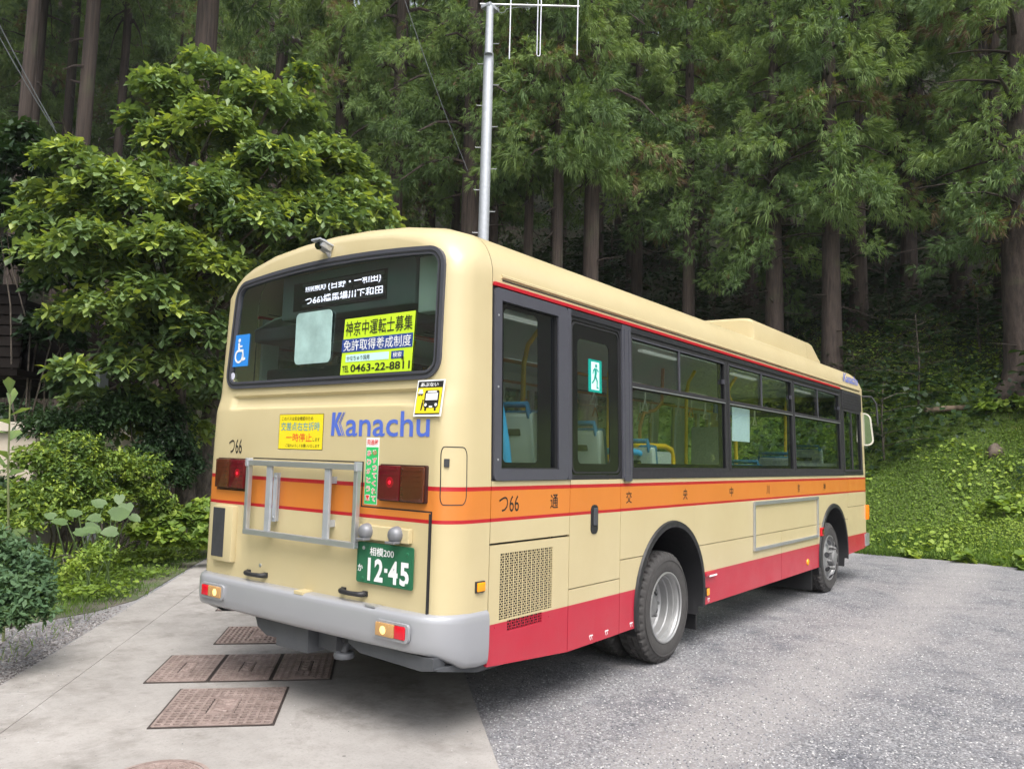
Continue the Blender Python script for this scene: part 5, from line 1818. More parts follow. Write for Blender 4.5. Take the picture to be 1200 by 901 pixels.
FRONT_CEDARS = [   # picture column, distance, trunk radius, picture row of lowest foliage, crown scale, variant, label
    (1203, 20.2, .44, 270, .95, 0, 'thick cedar on the grassy bank at the right edge, brown trunk bare and flared'),
    (1068, 25.0, .24, 175, 1.0, 1, 'slim cedar set back in the dark left of the bank cedar'),
    (975, 20.5, .25, 235, 1.05, 2, 'cedar with the big bright drooping bough mass above the front of the bus'),
    (1008, 23.5, .24, 130, 1.0, 3, 'dark trunked cedar just right of the cedar with the big bright bough mass'),
    (908, 21.0, .26, 300, .85, 4, 'cedar whose low foliage hangs down to the roof cooler of the bus'),
    (806, 22.0, .20, 260, .9, 0, 'cedar with a curtain of hanging foliage over the middle of the bus roof'),
    (745, 25.0, .20, 170, 1.0, 1, 'thin cedar behind the bus between the curtain cedar and the thick dark trunk'),
    (690, 20.5, .24, 175, 1.0, 3, 'cedar with a thick trunk, third to the right of the antenna pole'),
    (650, 19.5, .16, 185, .95, 2, 'slender pale trunked cedar, second to the right of the antenna pole'),
    (615, 21.0, .15, 190, .9, 4, 'slenderest cedar trunk, first to the right of the antenna pole'),
    (546, 20.5, .33, 190, .95, 1, 'stout cedar right behind the grey antenna pole'),
    (527, 24.5, .16, 170, 1.0, 0, 'thin dark cedar just left of the stout one behind the pole'),
    (455, 22.0, .25, 190, 1.0, 3, 'cedar with pale green tufts rising over the rear of the bus'),
    (385, 24.0, .25, 130, 1.05, 2, 'cedar showing its drooping lit boughs right behind the leafy tree top'),
    (310, 27.0, .24, 60, 1.0, 4, 'cedar with foliage hanging into view beside the bare reddish trunk'),
    (217, 17.5, .27, -60, 1.0, 0, 'cedar with a bare reddish brown trunk rising out of the leafy tree'),
    (75, 30.0, .27, -70, 1.0, 1, 'cedar with a straight bare trunk in the hazy gap at upper left'),
    (55, 36.0, .20, -60, 1.0, 2, 'faint slim cedar trunk just left of the straight one in the hazy gap'),
    (2, 29.0, .22, -130, 1.0, 3, 'cedar trunk cut by the left picture edge in the hazy gap'),
    (165, 38.0, .22, -30, 1.0, 4, 'faint distant cedar trunk between the two bare brown ones'),
]
placed = []
for i, (px, d, r_, pyc, cs, var, lab) in enumerate(FRONT_CEDARS):
    b = on_hill(px, 450, d)
    zc = at(px, pyc, d).z - b.z
    cedar(b, r_, max(2.6, zc - .3), var, lab, None, cs, rnd.uniform(0, 6.28))
    placed.append((b.x, b.y))
# the forest behind them: cedars nothing tells apart
tries = 0
made = 0
while made < 135 and tries < 6000:
    tries += 1
    az = YAW + rnd.uniform(-.80, .85)
    d = 22 + 46 * rnd.random() ** 1.1
    x, y = CAM.x + d * math.cos(az), CAM.y + d * math.sin(az)
    h = th(x, y)
    if h < .6 or min((x - a) ** 2 + (y - b) ** 2 for a, b in placed) < 2.5 ** 2:
        continue
    leftgap = az > YAW + .26 and d < 33
    if leftgap and d < 30:
        continue
    placed.append((x, y))
    cedar((x, y, h - .05), rnd.uniform(.17, .28), rnd.uniform(5.5, 8.5) + (8.5 if leftgap else -1.5 if d > 34 else 0), made % 5, 'dark cedar standing deep in the forest on the hill', 'cedars deep in the forest', rnd.uniform(.85, 1.1), rnd.uniform(0, 6.28))
    made += 1

# ------------------------------------------------------------------ broad-leaved trees and shrubs
rb_ = np.random.default_rng(21)


def rosettes(P, D, n_leaf, rng, lo, hi, up=.35):
    """leaves set round shoot tips: returns positions, directions, sizes"""
    n = len(P)
    az = (np.arange(n_leaf) * 2.39996)[None] + rng.uniform(0, 6.28, (n, 1))
    D = D / np.linalg.norm(D, axis=1, keepdims=True)
    ref = np.where(np.abs(D[:, 2:3]) > .9, np.array([[1., 0, 0]]), np.array([[0, 0, 1.]]))
    u = np.cross(D, ref)
    u /= np.linalg.norm(u, axis=1, keepdims=True)
    v = np.cross(D, u)
    el = rng.uniform(-.15, .75, (n, n_leaf))
    dd = (u[:, None] * np.cos(az)[..., None] + v[:, None] * np.sin(az)[..., None]) * np.cos(el)[..., None] + D[:, None] * np.sin(el)[..., None]
    dd[..., 2] -= .08
    pp = np.repeat(P[:, None], n_leaf, 1) + D[:, None] * rng.uniform(-.10, .04, (n, n_leaf, 1))
    return pp.reshape(-1, 3), dd.reshape(-1, 3), rng.uniform(lo, hi, n * n_leaf)


def leafy(name, lobes, n_ros, n_leaf, size, tmpl, mat, parent, rng, bright=.12, picked=0, roll=.5, loc=Vector((0, 0, 0)), squash=.85):
    """a crown of leaf rosettes on the outside of the given lobes (centre, radius)"""
    P, D, T = [], [], []
    for c, r_ in lobes:
        n = max(6, int(n_ros * r_ * r_))
        d = unit(rng, n)
        d[:, 2] = np.abs(d[:, 2]) * .9 - rng.random(n) * .55
        rad = r_ * rng.uniform(.45, 1.08, n) ** .7
        P.append(np.array(c)[None] + d * rad[:, None] * np.array([1, 1, squash]))
        D.append(d * np.array([1, 1, .8]) + np.array([0, 0, .75]))
        t = np.clip(rng.uniform(.05, .65) + rng.uniform(-.22, .22, n), 0, .8)
        t[rng.random(n) < bright] = rng.uniform(.8, 1.0)
        T.append(t)
    P, D, T = np.concatenate(P), np.concatenate(D), np.concatenate(T)
    lp_, ld, ls = rosettes(P, D, n_leaf, rng, *size)
    lt = np.clip(np.repeat(T, n_leaf) + rng.uniform(-.12, .12, len(lp_)), 0, 1)
    lp_ = lp_ - np.array(loc)[None]
    rl = rng.uniform(-roll, roll, len(lp_))
    keep = np.ones(len(lp_), bool)
    if picked:
        cp = np.array(CAM - loc)
        dist = np.linalg.norm(lp_ - cp, axis=1) - ls * 2.0
        order = np.argsort(dist)[:picked * 3]
        order = rng.permutation(order)[:picked]
        keep[order] = False
        M = rotmats(ld[order], rng, rl[order])
        meshes = []
        for q in range(4):
            me = npmesh('leaf', tmpl[0], tmpl[1], np.full(len(tmpl[0]), .15 + .25 * q))
            me.materials.append(mat)
            meshes.append(me)
        for k, ix in enumerate(order):
            o = bpy.data.objects.new('leaf', meshes[min(3, int(lt[ix] * 4))])
            COL.objects.link(o)
            o.parent = parent
            m4 = Matrix([[*M[k][0] * ls[ix], lp_[ix][0]], [*M[k][1] * ls[ix], lp_[ix][1]], [*M[k][2] * ls[ix], lp_[ix][2]], [0, 0, 0, 1]])
            o.matrix_basis = m4
    V, Fc = scatter(tmpl[0], tmpl[1], lp_[keep], ld[keep], ls[keep], rng, rl[keep])
    return link(name, npmesh(name, V, Fc, np.repeat(lt[keep], len(tmpl[0]))), mat, parent)


def lobe(px, py, d, rpx):
    p = at(px, py, d)
    return (tuple(p), rpx * (p - CAM).dot(fw) / F_PX)


def limb(mb, p0, p1, r0, r1, rng, sag=.15, n=5):
    p0, p1 = Vector(p0), Vector(p1)
    L = (p1 - p0).length
    path, rad = [], []
    for i in range(n + 1):
        t = i / n
        q = p0.lerp(p1, t) + Vector((rng.uniform(-.05, .05), rng.uniform(-.05, .05), sag * math.sin(math.pi * t))) * L * (1 if 0 < i < n else 0)
        path.append(q)
        rad.append(r0 + (r1 - r0) * t)
    mb.tube(path, rad, 8)


# the large-leaved tree left of the bus
base = on_hill(222, 592, 13.6)
tree = tag(empty('broadleaf_tree', base), 'large leaved tree with pale green shoot tips standing left of the bus', 'tree')
L1 = [lobe(*a) for a in [(190, 100, 13.4, 34), (258, 92, 13.6, 36), (235, 72, 13.9, 22), (300, 118, 13.2, 42), (345, 132, 13.8, 36), (385, 185, 13.4, 40), (250, 150, 12.9, 48), (200, 165, 13.2, 38), (320, 190, 12.6, 50),
     (430, 255, 13.0, 40), (440, 215, 13.8, 20), (395, 265, 12.4, 42), (80, 185, 13.0, 40), (58, 230, 13.6, 34), (125, 215, 12.6, 42), (165, 240, 12.4, 44), (240, 235, 12.2, 54), (300, 265, 12.0, 48), (190, 290, 11.9, 50), (110, 285, 12.2, 45),
     (60, 300, 12.8, 40), (345, 250, 12.6, 44), (250, 315, 12.0, 48), (175, 350, 11.9, 48), (120, 365, 12.2, 40), (235, 385, 12.2, 44), (85, 435, 12.2, 26), (140, 425, 12.4, 36), (200, 430, 12.4, 40), (245, 440, 12.6, 34), (175, 470, 12.8, 30), (150, 500, 13.6, 34), (225, 505, 13.9, 26), (105, 470, 13.4, 32), (275, 210, 12.8, 40), (140, 320, 12.6, 40), (300, 330, 12.4, 40), (360, 300, 13.2, 40), (400, 225, 13.4, 34), (355, 90, 13.8, 22), (160, 140, 13.6, 24), (215, 125, 13.6, 34), (280, 165, 13.4, 36), (180, 205, 13.2, 36), (215, 275, 12.8, 40), (100, 240, 13.0, 36), (140, 275, 12.8, 34), (80, 370, 13.0, 34), (210, 345, 12.6, 36), (275, 235, 12.7, 38), (160, 390, 12.8, 36), (370, 230, 13.0, 34), (410, 200, 13.8, 26), (45, 265, 13.4, 34)]]
leafy('crown', L1, 300, 8, (.12, .215), LEAF_OB, M_BROAD, tree, rb_, .22, 290, .5, base)
tk = MB()
rr = random.Random(4)
fork = at(203, 440, 13.3) - base
tk.tube([(0, 0, -.4), (0, 0, .1), Vector(at(216, 540, 13.5) - base), Vector(at(206, 480, 13.4) - base), fork], [.20, .17, .145, .13, .12], 12)
second = at(196, 380, 13.2) - base
limb(tk, fork, second, .11, .09, rr, .05)
for k, (c, r_) in enumerate(L1):
    src = fork if k % 3 == 0 else second
    limb(tk, src, Vector(c) - base, .055, .012, rr, .12)
for k in range(22):
    c, r_ = rr.choice(L1)
    p = Vector(c) - base
    q = p + Vector((rr.uniform(-1, 1), rr.uniform(-1, 1), rr.uniform(-.2, 1))) * r_
    limb(tk, p, q, .014, .004, rr, .05, 3)
tk.build('trunk', M_BBARK, tree, 60)

base2 = on_hill(243, 575, 14.6)
tree2 = tag(empty('broadleaf_tree', base2), 'dark shaded trunk half hidden by the rear left corner of the bus', 'tree')
tk = MB()
top2 = at(262, 400, 14.6) - base2
tk.tube([(0, 0, -.4), (0, 0, .1), Vector(at(246, 500, 14.6) - base2), top2], [.24, .20, .17, .13], 12)
L2 = [lobe(*a) for a in [(300, 330, 15.0, 45), (260, 380, 14.8, 42), (350, 300, 15.2, 46), (225, 470, 14.6, 30), (262, 460, 14.3, 26), (400, 310, 15.4, 40)]]
for c, r_ in L2:
    limb(tk, top2, Vector(c) - base2, .05, .012, rr)
tk.build('trunk', M_BBARK, tree2, 60)
leafy('crown', L2, 240, 8, (.12, .21), LEAF_OB, M_BROAD, tree2, rb_, .05, 0, .5, base2)


def shrub(name, label, cat, lobes, n_ros, n_leaf, size, tmpl, mat, base, stems=6, bright=.1, picked=0, group=None):
    e = tag(empty(name, base), label, cat, group)
    leafy('foliage', lobes, n_ros, n_leaf, size, tmpl, mat, e, rb_, bright, picked, .6, Vector(base))
    mb = MB()
    sr = .018 if lobes[0][1] > .3 else .008
    for k in range(stems):
        c, r_ = lobes[k % len(lobes)]
        limb(mb, (rr.uniform(-.15, .15), rr.uniform(-.15, .15), -.15), Vector(c) - Vector(base) + Vector((rr.uniform(-.3, .3), rr.uniform(-.3, .3), 0)) * r_, sr, sr * .4, rr, .08, 4)
    mb.build('stem', M_BBARK, e, 60)
    return e


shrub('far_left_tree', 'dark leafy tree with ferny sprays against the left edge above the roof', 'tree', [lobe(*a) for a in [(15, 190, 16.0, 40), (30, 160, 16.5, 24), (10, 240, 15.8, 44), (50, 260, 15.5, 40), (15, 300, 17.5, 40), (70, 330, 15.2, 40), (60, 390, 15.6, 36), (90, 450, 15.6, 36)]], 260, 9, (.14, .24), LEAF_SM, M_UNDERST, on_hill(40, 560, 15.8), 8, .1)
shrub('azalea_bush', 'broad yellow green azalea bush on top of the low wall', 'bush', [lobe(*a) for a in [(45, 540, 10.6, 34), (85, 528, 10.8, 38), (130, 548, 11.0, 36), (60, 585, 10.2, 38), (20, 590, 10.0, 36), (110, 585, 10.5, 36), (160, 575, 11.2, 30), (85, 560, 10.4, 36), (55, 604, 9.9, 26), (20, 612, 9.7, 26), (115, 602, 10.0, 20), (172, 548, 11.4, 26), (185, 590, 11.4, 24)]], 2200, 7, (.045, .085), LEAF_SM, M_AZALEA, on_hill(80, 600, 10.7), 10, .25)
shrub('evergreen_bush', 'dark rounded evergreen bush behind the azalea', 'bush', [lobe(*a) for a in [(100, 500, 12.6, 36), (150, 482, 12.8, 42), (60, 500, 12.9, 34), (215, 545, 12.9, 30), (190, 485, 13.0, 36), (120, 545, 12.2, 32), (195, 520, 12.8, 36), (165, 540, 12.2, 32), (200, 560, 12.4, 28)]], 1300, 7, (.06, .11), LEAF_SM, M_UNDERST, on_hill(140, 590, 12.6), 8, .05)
shrub('mugwort_clump', 'bluish green mugwort clump by the gravel at the left edge', 'weed', [lobe(*a) for a in [(12, 655, 6.7, 34), (42, 668, 6.5, 26), (20, 690, 6.3, 26), (-10, 640, 6.8, 34), (45, 690, 6.3, 20), (-5, 690, 6.3, 28), (8, 706, 6.2, 20), (32, 704, 6.2, 18), (-12, 706, 6.2, 22), (52, 700, 6.2, 14), (0, 724, 6.05, 16), (28, 720, 6.1, 16), (54, 714, 6.15, 12)]], 3400, 8, (.035, .075), LEAF_SM, M_MUGWORT, at(15, 708, 6.6) * 1.0, 9, .1)
shrub('verge_weed_mound', 'bright green leafy weeds at the foot of the dark trunk', 'weed', [lobe(*a) for a in [(190, 612, 11.4, 24), (225, 610, 11.6, 26), (165, 622, 11.2, 18), (245, 600, 12.0, 24), (205, 630, 10.9, 16), (240, 632, 10.9, 16)]], 1900, 7, (.05, .11), LEAF_HEART, M_HERB, AB(*[6.9, -3.3]), 8, .25)
shrub('verge_weed_mound', 'small yellowish weed tuft between the mugwort and the leafy weeds', 'weed', [lobe(*a) for a in [(100, 655, 8.2, 18), (120, 645, 8.6, 16), (80, 668, 7.8, 16)]], 2600, 7, (.03, .07), LEAF_SM, M_HERB, AB(4.9, -3.3), 5, .35)

# butterbur: each round leaf a part
def butterbur(base, label, spots, group=None):
    e = tag(empty('butterbur', base), label, 'plant', group)
    me_l = npmesh('leaf', LEAF_HEART[0] * np.array([1, .95, 1]), LEAF_HEART[1], np.linspace(.08, .30, 8))
    me_l.materials.append(M_BROAD)
    for (px, py, d, wpx) in spots:
        p = at(px, py, d)
        s_ = wpx * (p - CAM).dot(fw) / F_PX
        o = bpy.data.objects.new('leaf', me_l)
        COL.objects.link(o)
        o.parent = e
        tilt = (CAM - p).normalized()
        q = Vector((-tilt.x * .6 + rr.uniform(-.4, .4), -tilt.y * .6 + rr.uniform(-.4, .4), 1.0)).normalized()
        x = Vector((-tilt.x, -tilt.y, .0)).cross(q).cross(q) * -1
        nrm = Vector((tilt.x * .8 + rr.uniform(-.3, .3), tilt.y * .8 + rr.uniform(-.3, .3), .9)).normalized()
        xa = Vector((rr.uniform(-1, 1), rr.uniform(-1, 1), -.5))
        xa = (xa - nrm * xa.dot(nrm)).normalized()
        ya = nrm.cross(xa)
        o.matrix_basis = Matrix(((xa.x * s_, ya.x * s_, nrm.x * s_, p.x - base.x), (xa.y * s_, ya.y * s_, nrm.y * s_, p.y - base.y), (xa.z * s_, ya.z * s_, nrm.z * s_, p.z - base.z), (0, 0, 0, 1)))
        st = MB()
        foot = Vector((rr.uniform(-.3, .3), rr.uniform(-.3, .3), -.05))
        st.tube([foot, foot.lerp(p - Vector(base), .6) + Vector((0, 0, .05)), p - Vector(base)], [.010, .008, .006], 5)
        st.build('stem', M_AZ_STEM, e, 60)
    return e


M_AZ_STEM = plain('green_stem', (.07, .11, .035), .6)
bb = on_hill(105, 628, 9.5)
butterbur(bb, 'butterbur with large round leaves in front of the low wall', [(78, 612, 9.4, 17), (92, 604, 9.6, 18), (100, 616, 9.3, 20), (122, 592, 9.8, 17), (130, 604, 9.6, 24), (148, 590, 9.9, 19), (140, 580, 10.1, 14), (88, 622, 9.2, 16), (112, 622, 9.1, 15), (64, 606, 9.6, 14), (153, 604, 9.8, 14), (137, 622, 9.3, 18), (118, 606, 9.5, 16)])
# tall stalk at the left edge
sb = at(13, 640, 7.4)
sb.z = th(sb.x, sb.y) if th(sb.x, sb.y) > 0 else 0
e = tag(empty('knotweed_stalk', sb), 'tall pale stalk with pairs of large pointed leaves at the left edge', 'plant')
top = at(12, 462, 7.0) - sb
MB().tube([(0, 0, -.1), top * .35 + Vector((.02, 0, 0)), top * .7, top], [.011, .010, .008, .005], 8).build('stem', plain('pale_stem', (.22, .24, .11), .6), e, 60)
me_l = npmesh('leaf', LEAF_OB[0] * np.array([1, 1.15, 1]), LEAF_OB[1], np.linspace(.35, .7, 8))
me_l.materials.append(M_BROAD)
for k in range(19):
    t = .40 + .62 * k / 18
    p = top * min(1.0, t)
    a = k * 1.6 + .4
    o = bpy.data.objects.new('leaf', me_l)
    COL.objects.link(o)
    o.parent = e
    o.location = p
    o.rotation_euler = (rr.uniform(-.3, .3), -.35 + rr.uniform(-.3, .3) - (.7 if k > 15 else 0), a)
    s_ = .22 - .07 * (k / 18)
    o.scale = (s_, s_, s_)

# low wall, house, post
p0, p1 = AB(3.6, -4.42), AB(14, -4.42)
wl_ = MB()
n = 14
for i in range(n):
    a0, a1 = 3.6 + 10.4 * i / n, 3.6 + 10.4 * (i + 1) / n
    q0, q1 = AB(a0, -4.52), AB(a1, -4.36)
    h_ = .40 + .03 * math.sin(i * 2.1)
    cs_ = [AB(a0 + .004, -4.36), AB(a1 - .004, -4.36), AB(a1 - .004, -4.56), AB(a0 + .004, -4.56)]
    if i == 0:
        wall = tag(empty('low_wall', AB(3.6, -4.45)), 'low dark concrete retaining wall below the azalea bush', 'wall')
    mb = MB()
    mb.prism([(p.x - wall.location.x, p.y - wall.location.y) for p in cs_], lambda u, v, w_: (u, v, w_), -.2, h_)
    mb.build('block', M_WALLC, wall)

hb = at(20, 560, 16.0)
hb.z = 0.5
house = tag(empty('small_building', hb, 0), 'small cream building with a steep dark shingle roof at the left edge', 'building')
ux = (rt * 1.0).normalized()
ux.z = 0
ux.normalize()
uy = Vector((-ux.y, ux.x, 0))


def hp_(u, v, z):
    return ux * u + uy * v + Vector((0, 0, z))


wtop = at(30, 506, 15.5).z - hb.z
wx = (at(74, 510, 15.5) - at(20, 510, 15.5)).dot(ux)
mb = MB()
mb.prism(rect(-6, -0.5, wx, 5), lambda u, v, w_: hp_(u, v, w_), -1.0, wtop)
mb.build('wall', M_PLASTER, house)
MB().prism(rect(-6, -.62, wx + .10, 5.1), lambda u, v, w_: hp_(u, v, w_), wtop + .002, wtop + .16).build('wall_cap', plain('pale_coping', (.62, .55, .46), .7), house)
ez = at(38, 435, 16.0).z - hb.z
rx_ = (at(38, 435, 16.0) - at(20, 435, 16.0)).dot(ux)
tz = at(-4, 325, 16.0).z - hb.z
tx = (at(-6, 330, 16.0) - at(20, 330, 16.0)).dot(ux)
MB().prism([(rx_, ez - .25), (tx - .1, tz - .25), (-6, tz - .25), (-6, ez - .25)], lambda u, v, w_: hp_(u, w_, v), .2, 4).build('gable_wall', M_SHINGLE, house)
nrow = 8
for i in range(nrow):
    t0, t1 = i / nrow, (i + 1) / nrow
    xa, xb = rx_ + (tx - rx_) * t0, rx_ + (tx - rx_) * t1
    za, zb = ez + (tz - ez) * t0, ez + (tz - ez) * t1
    nst = 9
    for k in range(nst):
        u1_, u0_ = (-.02 - .62 * k), (-.02 - .62 * (k + 1) + .012)
        mb = MB()
        dy = .035
        lo = [(min(xa, xa + u1_), za), (xa + u0_, za), (xb + u0_, zb), (min(xb, xb + u1_), zb)]
        vs = [hp_(lo[0][0], -.45 + .75 * t0 - dy, lo[0][1]), hp_(lo[1][0], -.45 + .75 * t0 - dy, lo[1][1]), hp_(lo[2][0], -.45 + .75 * t1, lo[2][1]), hp_(lo[3][0], -.45 + .75 * t1, lo[3][1])]
        vs += [v + uy * .05 for v in vs]
        mb.add(vs, [(0, 1, 2, 3), (7, 6, 5, 4), (0, 4, 5, 1), (1, 5, 6, 2), (2, 6, 7, 3), (3, 7, 4, 0)])
        mb.build('shingle', M_SHINGLE, house)
MB().prism(rect(-6, -.62, rx_ + .05, 4.6), lambda u, v, w_: hp_(u, v, w_), ez - .14, ez - .03).build('eaves', M_SHINGLE, house)
gp = on_hill(111, 560, 13.6)
gtop = at(111, 428, 13.6)
e = tag(empty('grey_post', gp), 'pale grey post half hidden among the leaves left of the bus', 'post')
MB().box(-.07, -.07, -.2, .07, .07, gtop.z - gp.z, bev=.01).build('shaft', M_STEEL, e)
MB().box(-.08, -.08, gtop.z - gp.z, .08, .08, gtop.z - gp.z + .03, bev=.008).build('cap', M_STEEL, e)

# antenna pole
pb = at(566.5, 275, 16.0)
pb.z = 0
zt_ = at(569, 12, 16.0).z
zj = at(568, 64, 16.0).z
pole = tag(empty('antenna_pole', pb), 'tall galvanised steel pole with step bolts behind the bus roof', 'pole')
MB().tube([(0, 0, 0), (0, 0, zj - .1), (0, 0, zj)], [.125, .108, .100], 20).build('lower_shaft', M_STEEL, pole, 60)
MB().tube([(0, 0, zj - .05), (0, 0, zt_)], [.088, .078], 20).build('upper_shaft', M_STEEL, pole, 60)
MB().lathe([(0, .102), (.03, .104), (.06, .095)], (0, 0, zj - .02), (0, 0, 1), 20).build('joint_collar', M_STEEL, pole, 60)
MB().box(-.17, -.12, zt_, .17, .12, zt_ + .07, bev=.01).build('head_plate', M_STEEL, pole)
z = 3.4
k = 0
while z < zt_ - .3:
    s_ = 1 if k % 2 else -1
    d = rt0 * s_
    r_ = .10 if z < zj else .082
    MB().tube([d * r_ * .9 + Vector((0, 0, z)), d * (r_ + .125) + Vector((0, 0, z)), d * (r_ + .13) + Vector((0, 0, z + .02))], .010, 6).build('step_bolt', M_ALU, pole, 60)
    z += .46
    k += 1
for z in (zj + .35, zj + .75, zt_ - .35):
    MB().lathe([(0, .012), (.012, .012), (.014, .001)], -fw * .080 + Vector((0, 0, z)), (-fw.x, -fw.y, 0), 8).build('bolt', M_UNDER, pole)
for z, dx_ in ((4.55, -.02), (4.42, .03), (4.25, .0)):
    MB().box(-.03, -.02, z - .03, .03, .02, z + .03).build('sticker_remnant', M_UNDER, pole)
    o = pole.children[-1]
    o.location = Vector((-fw.x, -fw.y, 0)) * .108 + rt0 * dx_
ant = tag(empty('yagi_antenna', pb + Vector((0, 0, zt_ + .07))), 'aluminium antenna boom with hanging rods on top of the pole', 'antenna')
ax_ = rt0
zb_ = .06
MB().tube([ax_ * -.22 + Vector((0, 0, zb_)), ax_ * 1.92 + Vector((0, 0, zb_))], .022, 10).build('boom', M_ALU, ant, 60)
for x, l0, l1 in ((.44, 1.22, 1.2), (1.885, 1.10, 1.1)):
    MB().tube([ax_ * x + Vector((0, 0, zb_ - l0)), ax_ * x + Vector((0, 0, zb_ + l1))], .017, 8).build('rod', M_ALU, ant, 60)
lpp = [ax_ * (1.06 + dx) + Vector((0, 0, zb_ + dz)) for dx, dz in ((-.035, 1.1), (-.035, -1.10), (-.02, -1.135), (.02, -1.135), (.035, -1.10), (.035, 1.1))]
MB().tube(lpp, .015, 8).build('folded_dipole', M_ALU, ant, 60)
MB().box(-.05, -.04, -.07, .05, .04, .09, bev=.008).build('boom_clamp', M_STEEL, ant)
lc_ = [ax_ * (.25 + .09 * math.cos(t)) + Vector((0, 0, zb_ - .10 + .09 * math.sin(t))) for t in np.linspace(0, 6.2, 14)]
MB().tube([ax_ * 1.02 + Vector((0, 0, zb_ - .03)), ax_ * .6 + Vector((0, 0, zb_ - .05))] + lc_, .006, 5).build('coax_cable', M_WIRE, ant, 60)
# wires
def wire(p, q, r_, label, sag=.1):
    p, q = Vector(p), Vector(q)
    pts = [p.lerp(q, t) - Vector((0, 0, sag * 4 * t * (1 - t))) - p for t in np.linspace(0, 1, 9)]
    o = MB().tube(pts, r_, 6).build('cable', M_WIRE, None, 60)
    o.location = p
    o.name = 'guy_wire'
    tag(o, label, 'wire')


wire(at(-30, -30, 15), at(64, 150, 15), .009, 'upper one of the two grey wires slanting down at the upper left', .05)
wire(at(-34, -18, 15.2), at(66, 156, 15.2), .009, 'lower one of the two grey wires slanting down at the upper left', .06)
wire(at(470, -12, 17.5), at(548, 200, 17.5), .007, 'thin grey wire slanting down through the foliage left of the pole', .1)

# ------------------------------------------------------------------ ground cover
rg = np.random.default_rng(5)


def hill_normal(x, y):
    e = .15
    gx_ = (terrain(x + e, y) - terrain(x - e, y)) / (2 * e)
    gy_ = (terrain(x, y + e) - terrain(x, y - e)) / (2 * e)
    n = np.stack([-gx_, -gy_, np.ones_like(gx_)], -1)
    return n / np.linalg.norm(n, axis=1, keepdims=True)


def patch_noise(x, y, s):
    return (np.sin(x * s + 1.3 * np.sin(y * s * .7)) + np.sin(y * s * 1.2 + 1.7 * np.sin(x * s * .8 + 2)) + np.sin((x + y) * s * .6 + 4)) / 3


def carpet(name, x, y, z0, tmpl, mat, size, tint, lift=(.0, .10), flat=.7):
    n = len(x)
    P = np.stack([x, y, z0 + rg.uniform(*lift, n)], -1)
    N = hill_normal(x, y)
    D = unit(rg, n)
    D = D - N * (D * N).sum(1, keepdims=True) * flat
    D[:, 2] += rg.uniform(-.1, .4, n)
    V, Fc = scatter(tmpl[0] * (np.array([1, 1.7, 1]) if tmpl is LEAF_SM else 1.0), tmpl[1], P, D, rg.uniform(size[0], size[1], n), rg, rg.uniform(-.6, .6, n))
    o = link(name, npmesh(name, V, Fc, np.repeat(np.clip(tint, 0, 1), len(tmpl[0]))), mat)
    return tag(o, kind='stuff')


# the bank right of the bus
n = 250000
x = 11.80 + 9.0 * rg.random(n) ** 1.15
y = np.where(rg.random(n) < .82, rg.uniform(-8.5, 3.5, n), rg.uniform(-22, 14, n))
h = terrain(x, y)
pn = patch_noise(x, y, 1.6)
k = (h > -.31) & (rg.random(n) < np.clip(1.15 - (x - 16.8) / 3.5, .10, 1)) 
x, y, h, pn = x[k], y[k], np.maximum(h[k], 0), pn[k]
carpet('bank_groundcover', x, y, h, LEAF_SM, M_HERB, (.022, .055), .45 + .30 * pn + .22 * patch_noise(x, y, .8) + rg.normal(0, .17, len(x)), (.0, .08), .85)
n = 9000
x = 11.9 + 7.5 * rg.random(n)
y = rg.uniform(-8.5, 3.5, n)
pn = patch_noise(x, y, 2.3)
k = pn > .05
x, y, pn = x[k], y[k], pn[k]
carpet('bank_broad_weeds', x, y, np.maximum(terrain(x, y), 0), LEAF_HEART, M_HERB, (.05, .095), .6 + .5 * pn + rg.normal(0, .12, len(x)), (.05, .16), .85)
BLADE = (np.array([(0, .012, 0), (0, -.012, 0), (.55, .010, .0), (.55, -.010, .0), (1.0, 0, -.12)]), np.array([(0, 1, 3), (0, 3, 2), (2, 3, 4)]))


def grass(name, x, y, z, size, tint, mat=M_GRASS):
    n = len(x)
    D = np.stack([rg.normal(0, .45, n), rg.normal(0, .45, n), np.ones(n)], -1)
    V, Fc = scatter(BLADE[0] * np.array([1, 3.0, 1]) * 1.0, BLADE[1], np.stack([x, y, z], -1), D, rg.uniform(*size, n), rg, rg.uniform(0, 6.28, n))
    return tag(link(name, npmesh(name, V, Fc, np.repeat(np.clip(tint, 0, 1), 5)), mat), kind='stuff')


# grass at the foot of the bank and on the verge
n = 22000
x = 11.72 + .9 * rg.random(n) ** 1.6
y = rg.uniform(-9, 5, n)
n2 = 60000
x2, y2 = 11.85 + 5.6 * rg.random(n2), rg.uniform(-8.5, 3.5, n2)
grass('bank_grass', x2, y2, np.maximum(terrain(x2, y2), 0), (.05, .16), .42 + .35 * patch_noise(x2, y2, 1.3) + rg.normal(0, .15, n2))
grass('bank_foot_grass', x + .10 * np.sin(y * 2.7), y, np.maximum(terrain(x, y), 0), (.06, .20), .4 + .3 * patch_noise(x, y, 2) + rg.normal(0, .15, n))
n = 60000
a, b = 1.2 + 15 * rg.random(n) ** 1.6, -4.6 + 2.7 * rg.random(n)
edge = -1.90 - np.clip((3.5 - a) / 1.5, 0, 1.2) * .85 + .10 * np.sin(a * 5) + .08 * np.sin(a * 13 + 1)
dens = np.clip((edge - b) / .35, 0, 1) * np.clip((a - 1.5) / .7, 0, 1)
k = rg.random(n) < np.maximum(dens, .06 * (b < -2.05))
a, b = a[k], b[k]
x, y = A_.x * a + B_.x * b, A_.y * a + B_.y * b
grass('verge_grass', x, y, np.full(len(x), .006), (.03, .10), .45 + .35 * patch_noise(x, y, 2.4) + rg.normal(0, .16, len(x)))
n = 26000
